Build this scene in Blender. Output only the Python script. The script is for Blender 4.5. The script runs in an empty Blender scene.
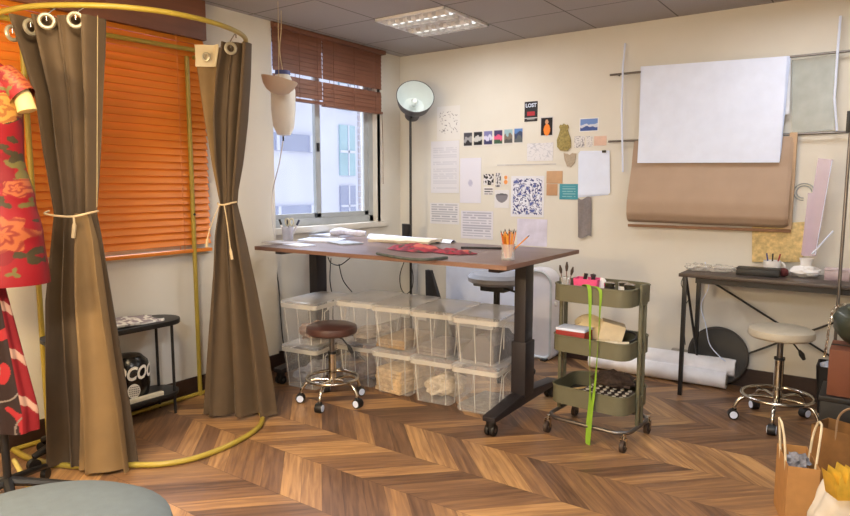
import bpy, bmesh, math, random
from mathutils import Vector, Matrix, noise
random.seed(7)
PI = math.pi
scn = bpy.context.scene
COL = scn.collection

# ------------------------------------------------------------------ camera
F = 645.0; TH = math.radians(35.5); PITCH = math.radians(6.46)
CAM = Vector((3.79, -4.909, 1.411))
H = 2.6
FW = Vector((-math.sin(TH)*math.cos(PITCH), math.cos(TH)*math.cos(PITCH), -math.sin(PITCH)))
RT = Vector((math.cos(TH), math.sin(TH), 0)); UP = RT.cross(FW)
cd = bpy.data.cameras.new('camera'); cam = bpy.data.objects.new('camera', cd); COL.objects.link(cam)
cam.location = CAM; cam.rotation_euler = (PI/2-PITCH, 0, TH)
cd.sensor_fit = 'HORIZONTAL'; cd.sensor_width = 36; cd.lens = 36*F/850; cd.clip_start = .05
scn.camera = cam
# ------------------------------------------------------------------ world, lights, exposure
scn.view_settings.view_transform = 'Standard'; scn.view_settings.look = 'None'
scn.view_settings.gamma = 1; scn.view_settings.use_curve_mapping = False
scn.view_settings.exposure = 0.22
try: scn.cycles.transparent_max_bounces = 32
except Exception: pass
wd = bpy.data.worlds.new('sky'); scn.world = wd; wd.use_nodes = True
wn = wd.node_tree; bg = wn.nodes['Background']
sky = wn.nodes.new('ShaderNodeTexSky'); sky.sky_type = 'HOSEK_WILKIE'; sky.turbidity = 4
sky.sun_direction = (0.5, 0.4, 0.75)
mixw = wn.nodes.new('ShaderNodeMix'); mixw.data_type = 'RGBA'; mixw.inputs[0].default_value = .55
mixw.inputs[7].default_value = (.86, .9, 1.0, 1)
wn.links.new(sky.outputs[0], mixw.inputs[6]); wn.links.new(mixw.outputs[2], bg.inputs[0])
bg.inputs[1].default_value = 2.05

def area(name, loc, size, power, col, rot=(0, 0, 0), sy=None, spread=PI):
    l = bpy.data.lights.new(name, 'AREA'); l.energy = power; l.color = col; l.size = size
    l.spread = spread
    if sy: l.shape = 'RECTANGLE'; l.size_y = sy
    o = bpy.data.objects.new(name, l); COL.objects.link(o); o.location = loc; o.rotation_euler = rot
    return o
WARM = (1.0, .76, .46); NEUT = (1.0, .95, .90)
# one light in each ceiling fitting (built further down); all but the first are added, unseen
FITTINGS = [(1.0, -.9, 15, (1, .98, .97)), (3.4, -.9, 11, (.97, .98, 1)), (3.4, -3.3, 23, (.95, .975, 1)), (1.6, -3.9, 34, WARM), (3.4, -5.7, 92, (.93, .965, 1))]
for fx, fy, pw, fc in FITTINGS:
    area('ceiling_lamp_light', (fx, fy, H-.05), .56, pw, fc)
# added unseen warm fill left of the camera, no lamp stands there
wl = bpy.data.lights.new('added_warm_light', 'POINT'); wl.energy = 150; wl.color = (1.0, .72, .38); wl.shadow_soft_size = .10
wlo = bpy.data.objects.new('added_warm_light', wl); COL.objects.link(wlo); wlo.location = (1.8, -5.1, 1.7)
# daylight entering through the window
ld = area('sky_daylight', (-2.2, -.6, 4.2), 2.4, 480, (.80, .87, 1.0), (0, 0, 0), 2.0)
ld.rotation_euler = (Vector((0, -1.0, 1.5))-Vector((-2.2, -.6, 4.2))).to_track_quat('-Z', 'Y').to_euler()

# ------------------------------------------------------------------ helpers
def ray(px, py): return FW*F + RT*(px-425) + UP*(258-py)
def onz(px, py, z): d = ray(px, py); return CAM + d*((z-CAM.z)/d.z)
def onx(px, py, x): d = ray(px, py); return CAM + d*((x-CAM.x)/d.x)
def ony(px, py, y): d = ray(px, py); return CAM + d*((y-CAM.y)/d.y)
def proj(p):
    p = Vector(p)-CAM; k = p.dot(FW); return (425+F*p.dot(RT)/k, 258-F*p.dot(UP)/k)
def onface(px, py, base):
    "point of the pixel on the upright plane through base that faces the room's camera side"
    n = Vector((FW.x, FW.y, 0)); d = ray(px, py)
    return CAM + d*((Vector(base)-CAM).dot(n)/d.dot(n))

def lin(c):
    return tuple(((v/255)/12.92 if v/255 <= .04045 else ((v/255+.055)/1.055)**2.4) for v in c)
MATS = {}
def mat(name, rgb, rough=.6, metal=0, var=.12, scale=12, bump=0, bscale=60, trans=0, emis=0, alpha=1, stretch=(1, 1, 1), sheen=0, coat=0, spec=.5):
    if name in MATS: return MATS[name]
    m = bpy.data.materials.new(name); m.use_nodes = True; nt = m.node_tree; N = nt.nodes; L = nt.links
    p = N['Principled BSDF']; c = lin(rgb)
    tc = N.new('ShaderNodeTexCoord'); mp = N.new('ShaderNodeMapping'); mp.inputs['Scale'].default_value = stretch
    L.new(tc.outputs['Object'], mp.inputs[0])
    nz = N.new('ShaderNodeTexNoise'); nz.inputs['Scale'].default_value = scale; nz.inputs['Detail'].default_value = 4
    L.new(mp.outputs[0], nz.inputs['Vector'])
    cr = N.new('ShaderNodeValToRGB'); e = cr.color_ramp.elements
    e[0].position = .3; e[1].position = .7
    e[0].color = (*[v*(1-var) for v in c], 1); e[1].color = (*[min(1, v*(1+var)) for v in c], 1)
    L.new(nz.outputs[0], cr.inputs[0]); L.new(cr.outputs[0], p.inputs['Base Color'])
    p.inputs['Roughness'].default_value = rough; p.inputs['Metallic'].default_value = metal
    p.inputs['Specular IOR Level'].default_value = spec
    if sheen: p.inputs['Sheen Weight'].default_value = sheen
    if coat: p.inputs['Coat Weight'].default_value = coat
    if bump:
        b = N.new('ShaderNodeBump'); b.inputs['Strength'].default_value = bump; b.inputs['Distance'].default_value = .01
        n2 = N.new('ShaderNodeTexNoise'); n2.inputs['Scale'].default_value = bscale; L.new(mp.outputs[0], n2.inputs['Vector'])
        L.new(n2.outputs[0], b.inputs['Height']); L.new(b.outputs[0], p.inputs['Normal'])
    if emis:
        L.new(cr.outputs[0], p.inputs['Emission Color']); p.inputs['Emission Strength'].default_value = emis
    if alpha < 1:
        t = N.new('ShaderNodeBsdfTransparent'); mx = N.new('ShaderNodeMixShader'); mx.inputs[0].default_value = alpha
        lw = N.new('ShaderNodeLayerWeight'); pw = N.new('ShaderNodeMath'); pw.operation = 'POWER'; pw.inputs[1].default_value = 4
        L.new(lw.outputs['Facing'], pw.inputs[0])
        ad = N.new('ShaderNodeMath'); ad.operation = 'MULTIPLY_ADD'; ad.use_clamp = True; ad.inputs[1].default_value = .5; ad.inputs[2].default_value = alpha
        L.new(pw.outputs[0], ad.inputs[0]); L.new(ad.outputs[0], mx.inputs[0])
        L.new(t.outputs[0], mx.inputs[1]); L.new(p.outputs[0], mx.inputs[2])
        L.new(mx.outputs[0], N['Material Output'].inputs[0])
    MATS[name] = m; return m

def vcmat(name, rough=.7, spec=.3):
    if name in MATS: return MATS[name]
    m = bpy.data.materials.new(name); m.use_nodes = True; N = m.node_tree.nodes; L = m.node_tree.links
    a = N.new('ShaderNodeVertexColor'); a.layer_name = 'pattern'
    L.new(a.outputs[0], N['Principled BSDF'].inputs['Base Color'])
    N['Principled BSDF'].inputs['Roughness'].default_value = rough
    N['Principled BSDF'].inputs['Specular IOR Level'].default_value = spec
    MATS[name] = m; return m

def tag(o, label=None, cat=None, group=None, kind=None):
    if label: o['label'] = label
    if cat: o['category'] = cat
    if group: o['group'] = group
    if kind: o['kind'] = kind
    return o
def root(name, label, cat, loc=(0, 0, 0), rz=0, group=None):
    o = bpy.data.objects.new(name, None); COL.objects.link(o); o.empty_display_size = .1
    o.location = loc; o.rotation_euler = (0, 0, rz)
    return tag(o, label, cat, group)

class B:
    def __init__(s): s.bm = bmesh.new(); s.cols = None
    def _f(s, vs):
        try: return s.bm.faces.new(vs)
        except ValueError: return None
    def box(s, c, d, rz=0, rx=0, ry=0, M=None):
        R = Matrix.Translation(c) @ Matrix.Rotation(rz, 4, 'Z') @ Matrix.Rotation(ry, 4, 'Y') @ Matrix.Rotation(rx, 4, 'X')
        v = [s.bm.verts.new(R @ Vector((x*d[0]/2, y*d[1]/2, z*d[2]/2))) for x in (-1, 1) for y in (-1, 1) for z in (-1, 1)]
        for f in ((0, 1, 3, 2), (4, 6, 7, 5), (0, 4, 5, 1), (2, 3, 7, 6), (0, 2, 6, 4), (1, 5, 7, 3)): s._f([v[i] for i in f])
        return s
    def bb(s, x0, x1, y0, y1, z0, z1): return s.box(((x0+x1)/2, (y0+y1)/2, (z0+z1)/2), (x1-x0, y1-y0, z1-z0))
    def rings(s, rs, close=False, cap=True):
        R = [[s.bm.verts.new(p) for p in r] for r in rs]; n = len(R[0]); m = len(R)
        for i in range(m if close else m-1):
            a, b = R[i], R[(i+1) % m]
            for j in range(n): s._f([a[j], a[(j+1) % n], b[(j+1) % n], b[j]])
        if cap and not close:
            s._f(R[0][::-1]); s._f(R[-1])
        return s
    def tube(s, pts, r, n=8, closed=False, cap=True):
        pts = [Vector(p) for p in pts]; m = len(pts); rs = []
        up = None
        for i, p in enumerate(pts):
            if closed: t = pts[(i+1) % m]-pts[i-1]
            else: t = pts[min(i+1, m-1)]-pts[max(i-1, 0)]
            if t.length < 1e-9: t = Vector((0, 0, 1))
            t.normalize()
            if up is None:
                up = Vector((0, 0, 1)) if abs(t.z) < .9 else Vector((1, 0, 0))
            u = up - t*up.dot(t)
            if u.length < 1e-4: u = t.orthogonal()
            u.normalize(); up = u; w = t.cross(u)
            rr = r[i] if isinstance(r, (list, tuple)) else r
            rs.append([p + (u*math.cos(2*PI*k/n) + w*math.sin(2*PI*k/n))*rr for k in range(n)])
        return s.rings(rs, closed, cap)
    def cyl(s, a, b, r, r2=None, n=20): return s.tube([a, b], [r, r if r2 is None else r2], n)
    def lathe(s, prof, c=(0, 0, 0), n=28, M=None, cap=True, sx=1, sy=1):
        c = Vector(c); rs = []
        for r, z in prof:
            rs.append([(M @ Vector((math.cos(2*PI*k/n)*max(r, 1e-4)*sx, math.sin(2*PI*k/n)*max(r, 1e-4)*sy, z)) if M else Vector((math.cos(2*PI*k/n)*max(r, 1e-4)*sx, math.sin(2*PI*k/n)*max(r, 1e-4)*sy, z)))+c for k in range(n)])
        return s.rings(rs, False, cap)
    def grid(s, fn, nu, nv, thick=0):
        G = [[Vector(fn(i/nu, j/nv)) for j in range(nv+1)] for i in range(nu+1)]
        V = [[s.bm.verts.new(p) for p in r] for r in G]
        for i in range(nu):
            for j in range(nv): s._f([V[i][j], V[i+1][j], V[i+1][j+1], V[i][j+1]])
        if thick:
            def nrm(i, j):
                a = G[min(i+1, nu)][j]-G[max(i-1, 0)][j]; b = G[i][min(j+1, nv)]-G[i][max(j-1, 0)]
                q = a.cross(b); return q.normalized() if q.length > 1e-12 else Vector((0, 0, 1))
            W = [[s.bm.verts.new(G[i][j]-nrm(i, j)*thick) for j in range(nv+1)] for i in range(nu+1)]
            for i in range(nu):
                for j in range(nv): s._f([W[i][j], W[i][j+1], W[i+1][j+1], W[i+1][j]])
            for i in range(nu):
                s._f([V[i][0], W[i][0], W[i+1][0], V[i+1][0]]); s._f([V[i][nv], V[i+1][nv], W[i+1][nv], W[i][nv]])
            for j in range(nv):
                s._f([V[0][j], V[0][j+1], W[0][j+1], W[0][j]]); s._f([V[nu][j], W[nu][j], W[nu][j+1], V[nu][j+1]])
        return s
    def prism(s, poly, d):
        "poly: list of 3D points (planar), extruded by vector d"
        d = Vector(d); a = [s.bm.verts.new(p) for p in poly]; b = [s.bm.verts.new(Vector(p)+d) for p in poly]; n = len(a)
        s._f(a[::-1]); s._f(b)
        for i in range(n): s._f([a[i], a[(i+1) % n], b[(i+1) % n], b[i]])
        return s
    def blob(s, c, r, sub=3, amp=.15, fr=3, seed=0, flat=None):
        t = bmesh.new(); bmesh.ops.create_icosphere(t, subdivisions=sub, radius=1)
        mp = {}
        for v in t.verts:
            k = 1+amp*noise.noise(v.co*fr+Vector((seed*7.3, seed*3.1, seed)))
            q = Vector((v.co.x*r[0]*k, v.co.y*r[1]*k, v.co.z*r[2]*k))
            if flat is not None and q.z < flat: q.z = flat
            mp[v] = s.bm.verts.new(q+Vector(c))
        for f in t.faces: s._f([mp[v] for v in f.verts])
        t.free(); return s
    def build(s, name, m, parent=None, bevel=0, smooth=True, paint=None, ang=38):
        bm = s.bm; bm.normal_update()
        bmesh.ops.recalc_face_normals(bm, faces=bm.faces[:])
        if bevel:
            es = [e for e in bm.edges if len(e.link_faces) == 2 and e.calc_face_angle(0) > math.radians(50)]
            bmesh.ops.bevel(bm, geom=es, offset=bevel, segments=2, affect='EDGES', profile=.6, clamp_overlap=True)
        off = Vector((0, 0, 0))
        if parent is None and bm.verts:
            xs = [v.co for v in bm.verts]
            off = Vector(((min(v.x for v in xs)+max(v.x for v in xs))/2, (min(v.y for v in xs)+max(v.y for v in xs))/2, min(v.z for v in xs)))
        cols = [paint(v.co) for v in bm.verts] if paint else None
        for v in bm.verts: v.co -= off
        if smooth:
            for f in bm.faces: f.smooth = True
            for e in bm.edges:
                if len(e.link_faces) == 2 and e.calc_face_angle(0) > math.radians(ang): e.smooth = False
        me = bpy.data.meshes.new(name); bm.to_mesh(me); bm.free()
        if cols:
            ca = me.color_attributes.new('pattern', 'FLOAT_COLOR', 'POINT')
            for i, c in enumerate(cols): ca.data[i].color = (*lin(c), 1)
        me.materials.append(m)
        o = bpy.data.objects.new(name, me); COL.objects.link(o); o.location = off
        if parent: o.parent = parent; o.location = (0, 0, 0)
        return o
def dup(o, parent=None):
    c = o.copy(); COL.objects.link(c)
    if parent: c.parent = parent
    for ch in [x for x in COL.objects if x.parent == o]: dup(ch, c)
    return c
def struct(o): return tag(o, kind='structure')
def text_mesh(name, body, size, m, parent, M, extrude=.001, shear=0, bold=0):
    cu = bpy.data.curves.new(name, 'FONT'); cu.body = body; cu.size = size; cu.extrude = extrude; cu.shear = shear
    cu.offset = bold; cu.align_x = 'CENTER'; cu.align_y = 'CENTER'; cu.resolution_u = 3
    t = bpy.data.objects.new(name, cu); COL.objects.link(t)
    dg = bpy.context.evaluated_depsgraph_get(); me = bpy.data.meshes.new_from_object(t.evaluated_get(dg))
    bpy.data.objects.remove(t); me.transform(M)
    me.materials.clear(); me.materials.append(m)
    o = bpy.data.objects.new(name, me); COL.objects.link(o)
    if parent: o.parent = parent
    return o
def smoothpath(pts, k=6, closed=False):
    P = [Vector(p) for p in pts]; n = len(P); out = []
    for i in range(n if closed else n-1):
        a = P[(i-1) % n] if closed or i > 0 else P[0]; b = P[i]; c = P[(i+1) % n]; d = P[(i+2) % n] if closed or i+2 < n else P[-1]
        for j in range(k):
            t = j/k
            out.append(.5*((2*b)+(c-a)*t+(2*a-5*b+4*c-d)*t*t+(3*b-a-3*c+d)*t**3))
    if not closed: out.append(P[-1])
    return out

# ------------------------------------------------------------------ materials
M_wall = mat('wall_paint', (213, 210, 202), .85, var=.03, scale=3, bump=.05, bscale=90)
M_white = mat('white_plastic', (225, 225, 228), .45, var=.03)
M_paper = mat('white_paper', (216, 227, 252), .8, var=.03)
M_black = mat('black_metal', (26, 24, 24), .45, var=.1)
M_blackp = mat('black_plastic', (22, 21, 22), .5, var=.1)
M_chrome = mat('chrome', (200, 195, 185), .18, 1, var=.05)
M_steel = mat('steel_rod', (120, 115, 112), .35, .9, var=.05)
M_base = mat('baseboard_brown', (52, 34, 27), .5, var=.15, stretch=(1, 1, 8))
M_olive = mat('olive_paint', (100, 98, 78), .5, var=.05)
M_red = mat('red_card', (150, 40, 36), .6)
M_pink = mat('pink_plastic', (236, 84, 140), .5, var=.04)
M_kraft = mat('kraft_paper', (176, 128, 74), .8, var=.08, scale=20)
M_brownp = mat('brown_pattern_paper', (168, 146, 128), .8, var=.05, scale=5)
M_frame = mat('grey_window_frame', (176, 181, 184), .5, .3, var=.04)

# floor: chevron planks
def floor_material():
    m = bpy.data.materials.new('chevron_wood'); m.use_nodes = True; nt = m.node_tree; N = nt.nodes; L = nt.links
    p = N['Principled BSDF']
    tc = N.new('ShaderNodeTexCoord'); sp = N.new('ShaderNodeSeparateXYZ'); L.new(tc.outputs['Object'], sp.inputs[0])
    def mth(op, a, b=None, c=None):
        n = N.new('ShaderNodeMath'); n.operation = op
        for i, v in enumerate((a, b, c)):
            if v is None: continue
            if isinstance(v, (int, float)): n.inputs[i].default_value = v
            else: L.new(v, n.inputs[i])
        return n.outputs[0]
    S = .343; PW = .135
    X, Y = sp.outputs[0], sp.outputs[1]
    yy = mth('ADD', Y, 3.0+S*20)
    k = mth('FLOOR', mth('DIVIDE', yy, S))
    tri = mth('PINGPONG', yy, S)
    u = mth('ADD', mth('ADD', X, tri), 10)
    v = mth('SUBTRACT', mth('SUBTRACT', X, tri), mth('MULTIPLY', k, 3.7))
    idn = mth('FLOOR', mth('DIVIDE', u, PW))
    fu = mth('FRACT', mth('DIVIDE', u, PW)); fy = mth('FRACT', mth('DIVIDE', yy, S))
    cb = N.new('ShaderNodeCombineXYZ'); L.new(idn, cb.inputs[0]); L.new(k, cb.inputs[1])
    wnz = N.new('ShaderNodeTexWhiteNoise'); wnz.noise_dimensions = '2D'; L.new(cb.outputs[0], wnz.inputs[0])
    cg = N.new('ShaderNodeCombineXYZ'); L.new(mth('MULTIPLY', u, 34), cg.inputs[0]); L.new(mth('MULTIPLY', v, 2.2), cg.inputs[1])
    L.new(mth('MULTIPLY', wnz.outputs[0], 40), cg.inputs[2])
    g = N.new('ShaderNodeTexNoise'); g.inputs['Scale'].default_value = 1; g.inputs['Detail'].default_value = 5; g.inputs['Distortion'].default_value = .6
    L.new(cg.outputs[0], g.inputs['Vector'])
    f = mth('ADD', mth('MULTIPLY', wnz.outputs[0], .75), mth('MULTIPLY', mth('SUBTRACT', g.outputs[0], .5), 1.1)); f = mth('ADD', f, .1)
    cr = N.new('ShaderNodeValToRGB'); e = cr.color_ramp.elements
    e[0].position = 0; e[0].color = (*lin((88, 64, 48)), 1); e[1].position = 1; e[1].color = (*lin((190, 147, 98)), 1)
    a = e.new(.35); a.color = (*lin((120, 89, 66)), 1); b = e.new(.65); b.color = (*lin((148, 111, 76)), 1)
    L.new(f, cr.inputs[0])
    def edge(x, w): return mth('LESS_THAN', mth('MINIMUM', x, mth('SUBTRACT', 1, x)), w)
    ed = mth('MAXIMUM', edge(fu, .012), edge(fy, .005))
    mx = N.new('ShaderNodeMix'); mx.data_type = 'RGBA'; L.new(mth('MULTIPLY', ed, .45), mx.inputs[0]); L.new(cr.outputs[0], mx.inputs[6])
    mx.inputs[7].default_value = (*lin((50, 33, 25)), 1)
    L.new(mx.outputs[2], p.inputs['Base Color']); p.inputs['Roughness'].default_value = .38; p.inputs['Specular IOR Level'].default_value = .35
    return m
M_floor = floor_material()

def ceiling_material():
    m = bpy.data.materials.new('ceiling_tiles'); m.use_nodes = True; N = m.node_tree.nodes; L = m.node_tree.links
    p = N['Principled BSDF']; tc = N.new('ShaderNodeTexCoord'); sp = N.new('ShaderNodeSeparateXYZ'); L.new(tc.outputs['Object'], sp.inputs[0])
    def mth(op, a, b):
        n = N.new('ShaderNodeMath'); n.operation = op
        for i, v in enumerate((a, b)):
            if isinstance(v, (int, float)): n.inputs[i].default_value = v
            else: L.new(v, n.inputs[i])
        return n.outputs[0]
    fs = []
    for i, off in ((0, 5.9), (1, 12.0)):
        x = mth('FRACT', mth('DIVIDE', mth('ADD', sp.outputs[i], off), .6), 0)
        fs.append(mth('MINIMUM', x, mth('SUBTRACT', 1, x)))
    ed = mth('LESS_THAN', mth('MINIMUM', fs[0], fs[1]), .008)
    nz = N.new('ShaderNodeTexNoise'); nz.inputs['Scale'].default_value = 120; L.new(tc.outputs['Object'], nz.inputs['Vector'])
    cr = N.new('ShaderNodeValToRGB'); cr.color_ramp.elements[0].color = (*lin((148, 143, 142)), 1); cr.color_ramp.elements[1].color = (*lin((170, 165, 163)), 1)
    L.new(nz.outputs[0], cr.inputs[0])
    mx = N.new('ShaderNodeMix'); mx.data_type = 'RGBA'; L.new(ed, mx.inputs[0]); L.new(cr.outputs[0], mx.inputs[6])
    mx.inputs[7].default_value = (*lin((96, 90, 88)), 1)
    L.new(mx.outputs[2], p.inputs['Base Color']); p.inputs['Roughness'].default_value = .9
    return m

# ------------------------------------------------------------------ setting
XR, YB = 5.4, -6.4
def S(name, b, m, **k): return struct(b.build(name, m, smooth=False, **k))
def at0(o):  # keep world coordinates as object coordinates (needed by the floor and ceiling patterns)
    l = o.location.copy(); o.data.transform(Matrix.Translation(l)); o.location = (0, 0, 0); return o
at0(S('floor', B().bb(-.15, XR, YB, .15, -.1, 0), M_floor))
at0(S('ceiling', B().bb(-.3, XR, YB, .15, H, H+.1), ceiling_material()))
S('wall_back', B().bb(-.3, XR, 0, .15, 0, H), M_wall)
WX0, WX1, WZ0, WZ1 = -1.60, -.34, 1.08, 2.58
w = B(); w.bb(-.2, 0, WX1, 0, 0, H); w.bb(-.2, 0, WX0, WX1, 0, WZ0); w.bb(-.2, 0, WX0, WX1, WZ1, H)
w.bb(-.2, .045, -2.24, WX0, 0, H); w.bb(-.2, .045, -3.75, -2.24, 0, 1.035); w.bb(-.2, .045, YB, -3.75, 0, H)
S('wall_left', w, M_wall)
S('wall_right', B().bb(XR, XR+.1, YB, .15, 0, H), M_wall)
S('wall_front', B().bb(-.3, XR, YB-.1, YB, 0, H), M_wall)
b = B(); b.bb(.0, XR, -.016, 0, 0, .13); S('baseboard_back', b, M_base, bevel=.003)
b = B(); b.bb(0, .014, WX0, 0, 0, .12); b.bb(.045, .06, YB, WX0, 0, .12); S('baseboard_left', b, M_base, bevel=.003)
# window by the desk
wr = struct(root('window_1', None, None, (0, 0, 0)))
b = B(); fy0, fy1, fz0, fz1 = WX0, WX1, WZ0, WZ1
for a in ((fy0, fy0+.05, fz0, fz1), (fy1-.06, fy1, fz0, fz1), (fy0, fy1, fz0, fz0+.06), (fy0, fy1, fz1-.05, fz1)): b.bb(-.12, -.05, *a)
b.build('window_frame', M_frame, wr, bevel=.004, smooth=False)
b = B()
for (a0, a1) in ((fy0+.05, -1.0), (-1.06, fy1-.06)):
    for a in ((a0, a0+.055, fz0+.06, fz1-.05), (a1-.055, a1, fz0+.06, fz1-.05), (a0, a1, fz0+.06, fz0+.10), (a0, a1, fz1-.09, fz1-.05)):
        b.bb(-.10 if a0 < -1.3 else -.08, -.08 if a0 < -1.3 else -.06, *a)
b.build('sash', M_frame, wr, bevel=.003, smooth=False)
M_glass = mat('window_glass', (190, 205, 215), .05, alpha=.06)
B().bb(-.092, -.088, fy0+.08, -1.03, fz0+.1, fz1-.09).build('pane', M_glass, wr, smooth=False)
B().bb(-.072, -.068, -1.03, fy1-.1, fz0+.1, fz1-.09).build('pane', M_glass, wr, smooth=False)
B().box((-.05, -1.04, 1.72), (.02, .015, .07)).build('latch', M_black, wr, bevel=.003)
B().bb(-.12, .03, fy0, fy1+.12, WZ0-.05, WZ0).build('window_sill', M_wall, wr, bevel=.006)
b = B(); b.bb(-.06, .0, WX1-.005, WX1+.04, WZ0, WZ1); b.build('reveal', M_wall, wr, smooth=False)
# window behind the orange blind
wr = struct(root('window_2', None, None, (0, 0, 0)))
b = B()
for a in ((-3.75, -3.69, .99, H), (-2.30, -2.24, .99, H), (-3.75, -2.24, 1.02, 1.07), (-3.75, -2.24, H-.06, H), (-3.02, -2.97, .99, H)): b.bb(-.12, -.05, *a)
b.build('window_frame', M_frame, wr, bevel=.004, smooth=False)
B().bb(-.09, -.086, -3.69, -2.3, 1.05, H-.06).build('pane', M_glass, wr, smooth=False)
B().bb(-.12, .06, -3.75, -2.2, .955, .985).build('window_sill', M_wall, wr, bevel=.005)

# ------------------------------------------------------------------ outside
M_fac = mat('pale_facade', (214, 216, 232), .8, var=.05, scale=1.5)
M_fac2 = mat('grey_facade_band', (158, 164, 192), .8, var=.05, scale=2)
M_teal = mat('tinted_glass', (160, 190, 202), .25, var=.1, scale=2)
M_tile = mat('pale_tile', (196, 188, 196), .7, var=.1, scale=8)
r = root('office_building', 'pale grey office block with dark window bands beyond the left window pane', 'building', (-5.2, 2.0, 0))
B().bb(-3, 0, -5, 2.0, -8, 9).build('wall', M_fac, r, smooth=False)
for z0, z1 in ((-.75, -.30), (.66, 1.03), (2.03, 2.34), (3.5, 3.9)):
    q = B().bb(0, .06, -4.8, 2.0, z0, z1).build('window_band', M_fac2, r, smooth=False)
    b = B()
    for i in range(9): b.bb(.06, .09, -4.7+i*.82, -4.64+i*.82, z0, z1)
    b.build('mullion', M_fac, q, smooth=False)
ty = [onx(px, 165, -5.15).y for px in (321, 339, 354, 358, 372)]
r = root('tiled_building', 'pale tiled building with blue green glass beyond the right window pane', 'building', (-5.15, ty[0], 0))
B().bb(-3, 0, 0, 6, -8, 9).build('wall', M_fac, r, smooth=False)
for z0, hh_, mm in ((-1.6, .8, M_fac2), (-.5, .8, M_fac2), (.62, .78, M_fac2), (1.6, 1.0, M_teal), (2.9, 1.0, M_teal)):
    y0, y1 = ty[1]-ty[0], ty[2]-ty[0]
    q = B().bb(0, .04, y0, y1, z0, z0+hh_).build('window', mm, r, smooth=False)
    b = B(); b.bb(.04, .06, y0, y1, z0+hh_*.45, z0+hh_*.5); b.bb(.04, .06, (y0+y1)/2, (y0+y1)/2+.03, z0, z0+hh_); b.build('mullion', M_fac, q, smooth=False)
b = B()
for i in range(60):
    for k in range(6): b.bb(0, .03, ty[3]-ty[0]+k*.13, ty[3]-ty[0]+k*.13+.105, -3+i*.13, -3+i*.13+.105)
b.build('tile_course', M_tile, r, smooth=False)

# ------------------------------------------------------------------ ceiling lights
M_lightbox = mat('light_louvre', (225, 226, 228), .35, .2, var=.02)
M_lamp = mat('fluorescent_tube', (235, 240, 240), .5, emis=1.3, var=.01)
def fitting(x, y, label):
    r = root('ceiling_light', label, 'ceiling light', (x, y, H), 0, 'louvred ceiling lights')
    b = B(); s = .3
    b.bb(-s, s, -s, -s+.02, -.02, 0); b.bb(-s, s, s-.02, s, -.02, 0); b.bb(-s, -s+.02, -s, s, -.02, 0); b.bb(s-.02, s, -s, s, -.02, 0)
    b.bb(-s, s, -.012, .012, -.02, 0)
    b.build('frame', M_white, r, bevel=.002)
    for yc in (-.15, .15):
        B().cyl((-.27, yc, -.012), (.27, yc, -.012), .010, n=10).build('tube', M_lamp, r)
    for yc in (-.15, .15):
        b = B()
        for i in range(8):
            xx = -.25+i*.071
            b.box((xx, yc, -.018), (.006, .24, .028), rz=.0, ry=.3)
        b.box((0, yc-.065, -.018), (.55, .006, .03), rx=.5); b.box((0, yc+.065, -.018), (.55, .006, .03), rx=-.5)
        b.build('louvre', M_lightbox, r)
    B().bb(-.29, .29, -.29, .29, -.003, -.001).build('reflector', M_lightbox, r, smooth=False)
    return r
for i, (fx, fy, pw, fc) in enumerate(FITTINGS):  # first fitting is in view; the others are added to brighten the room
    fitting(fx, fy, ['louvred square ceiling light near the window corner', 'added unseen louvred ceiling light above the sewing desk', 'added unseen louvred ceiling light above the open floor', 'added unseen warm louvred ceiling light before the orange blind', 'added unseen louvred ceiling light furthest from the window corner'][i])

# ------------------------------------------------------------------ blinds
M_or = mat('orange_slat', (212, 124, 36), .45, var=.06, scale=6, stretch=(1, .3, 4))
M_br = mat('reddish_wood_slat', (122, 80, 62), .5, var=.12, scale=6, stretch=(1, .3, 4))
def blind(name, label, y0, y1, x, ztop, zbot, m, pitch, tilt, val, open_rows=None, group=None, stack=None, sw=.045):
    r = root(name, label, 'blind', (x, (y0+y1)/2, 0), 0, group); w = y1-y0
    B().bb(-.03, .03, -w/2-.01, w/2+.01, ztop-val, ztop).build('valance', M_br if val else m, r, bevel=.004)
    z = ztop-val-.01; b = B(); n = 0
    while z > zbot:
        if not (open_rows and open_rows[0] < z < open_rows[1]):
            t = tilt if not (stack and z < stack) else .15
            b.box((0, 0, z), (sw, w, .004), ry=t)
        z -= pitch if not (stack and z < stack) else .017
        n += 1
    sl = b.build('slats', m, r, smooth=False)
    B().bb(-.022, .022, -w/2, w/2, zbot-.03, zbot-.008).build('bottom_rail', m, r, bevel=.003)
    b = B()
    for q in (-w*.36, -w*.02, w*.36):
        for sx in (-.024, .024): b.cyl((sx, q, ztop-val), (sx, q, zbot-.02), .0022, n=5)
    b.build('ladder_cord', m, r)
    return r
blind('orange_blind', 'wide orange wooden venetian blind, fully lowered behind the curtained frame', -3.72, -2.215, .085, 2.595, 1.0, M_or, .0445, 1.12, .25, sw=.052)
blind('brown_blind', 'brown wooden blind half raised over the left half of the window', -1.585, -1.075, .04, 2.59, 2.08, M_br, .034, 1.40, .03, (2.215, 2.262), 'half raised brown wooden blinds')
rb = blind('brown_blind', 'brown wooden blind half raised over the right half of the window', -1.065, -.33, .04, 2.59, 2.07, M_br, .034, 1.40, .03, (2.222, 2.268), 'half raised brown wooden blinds')
B().tube(smoothpath([(.03, .34, 2.05), (.032, .35, 1.8), (.03, .352, 1.5), (.032, .35, 1.42)], 6), .003, 6).build('pull_cord', mat('cord_brown', (120, 90, 70), .8), rb)
b = B().bb(.005, .06, -1.6, -.28, 2.565, 2.598); 
tag(b.build('curtain_board', mat('brown_board', (120, 84, 66), .6), bevel=.003), 'thin brown pelmet board along the ceiling above the brown blinds', 'pelmet')

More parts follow.
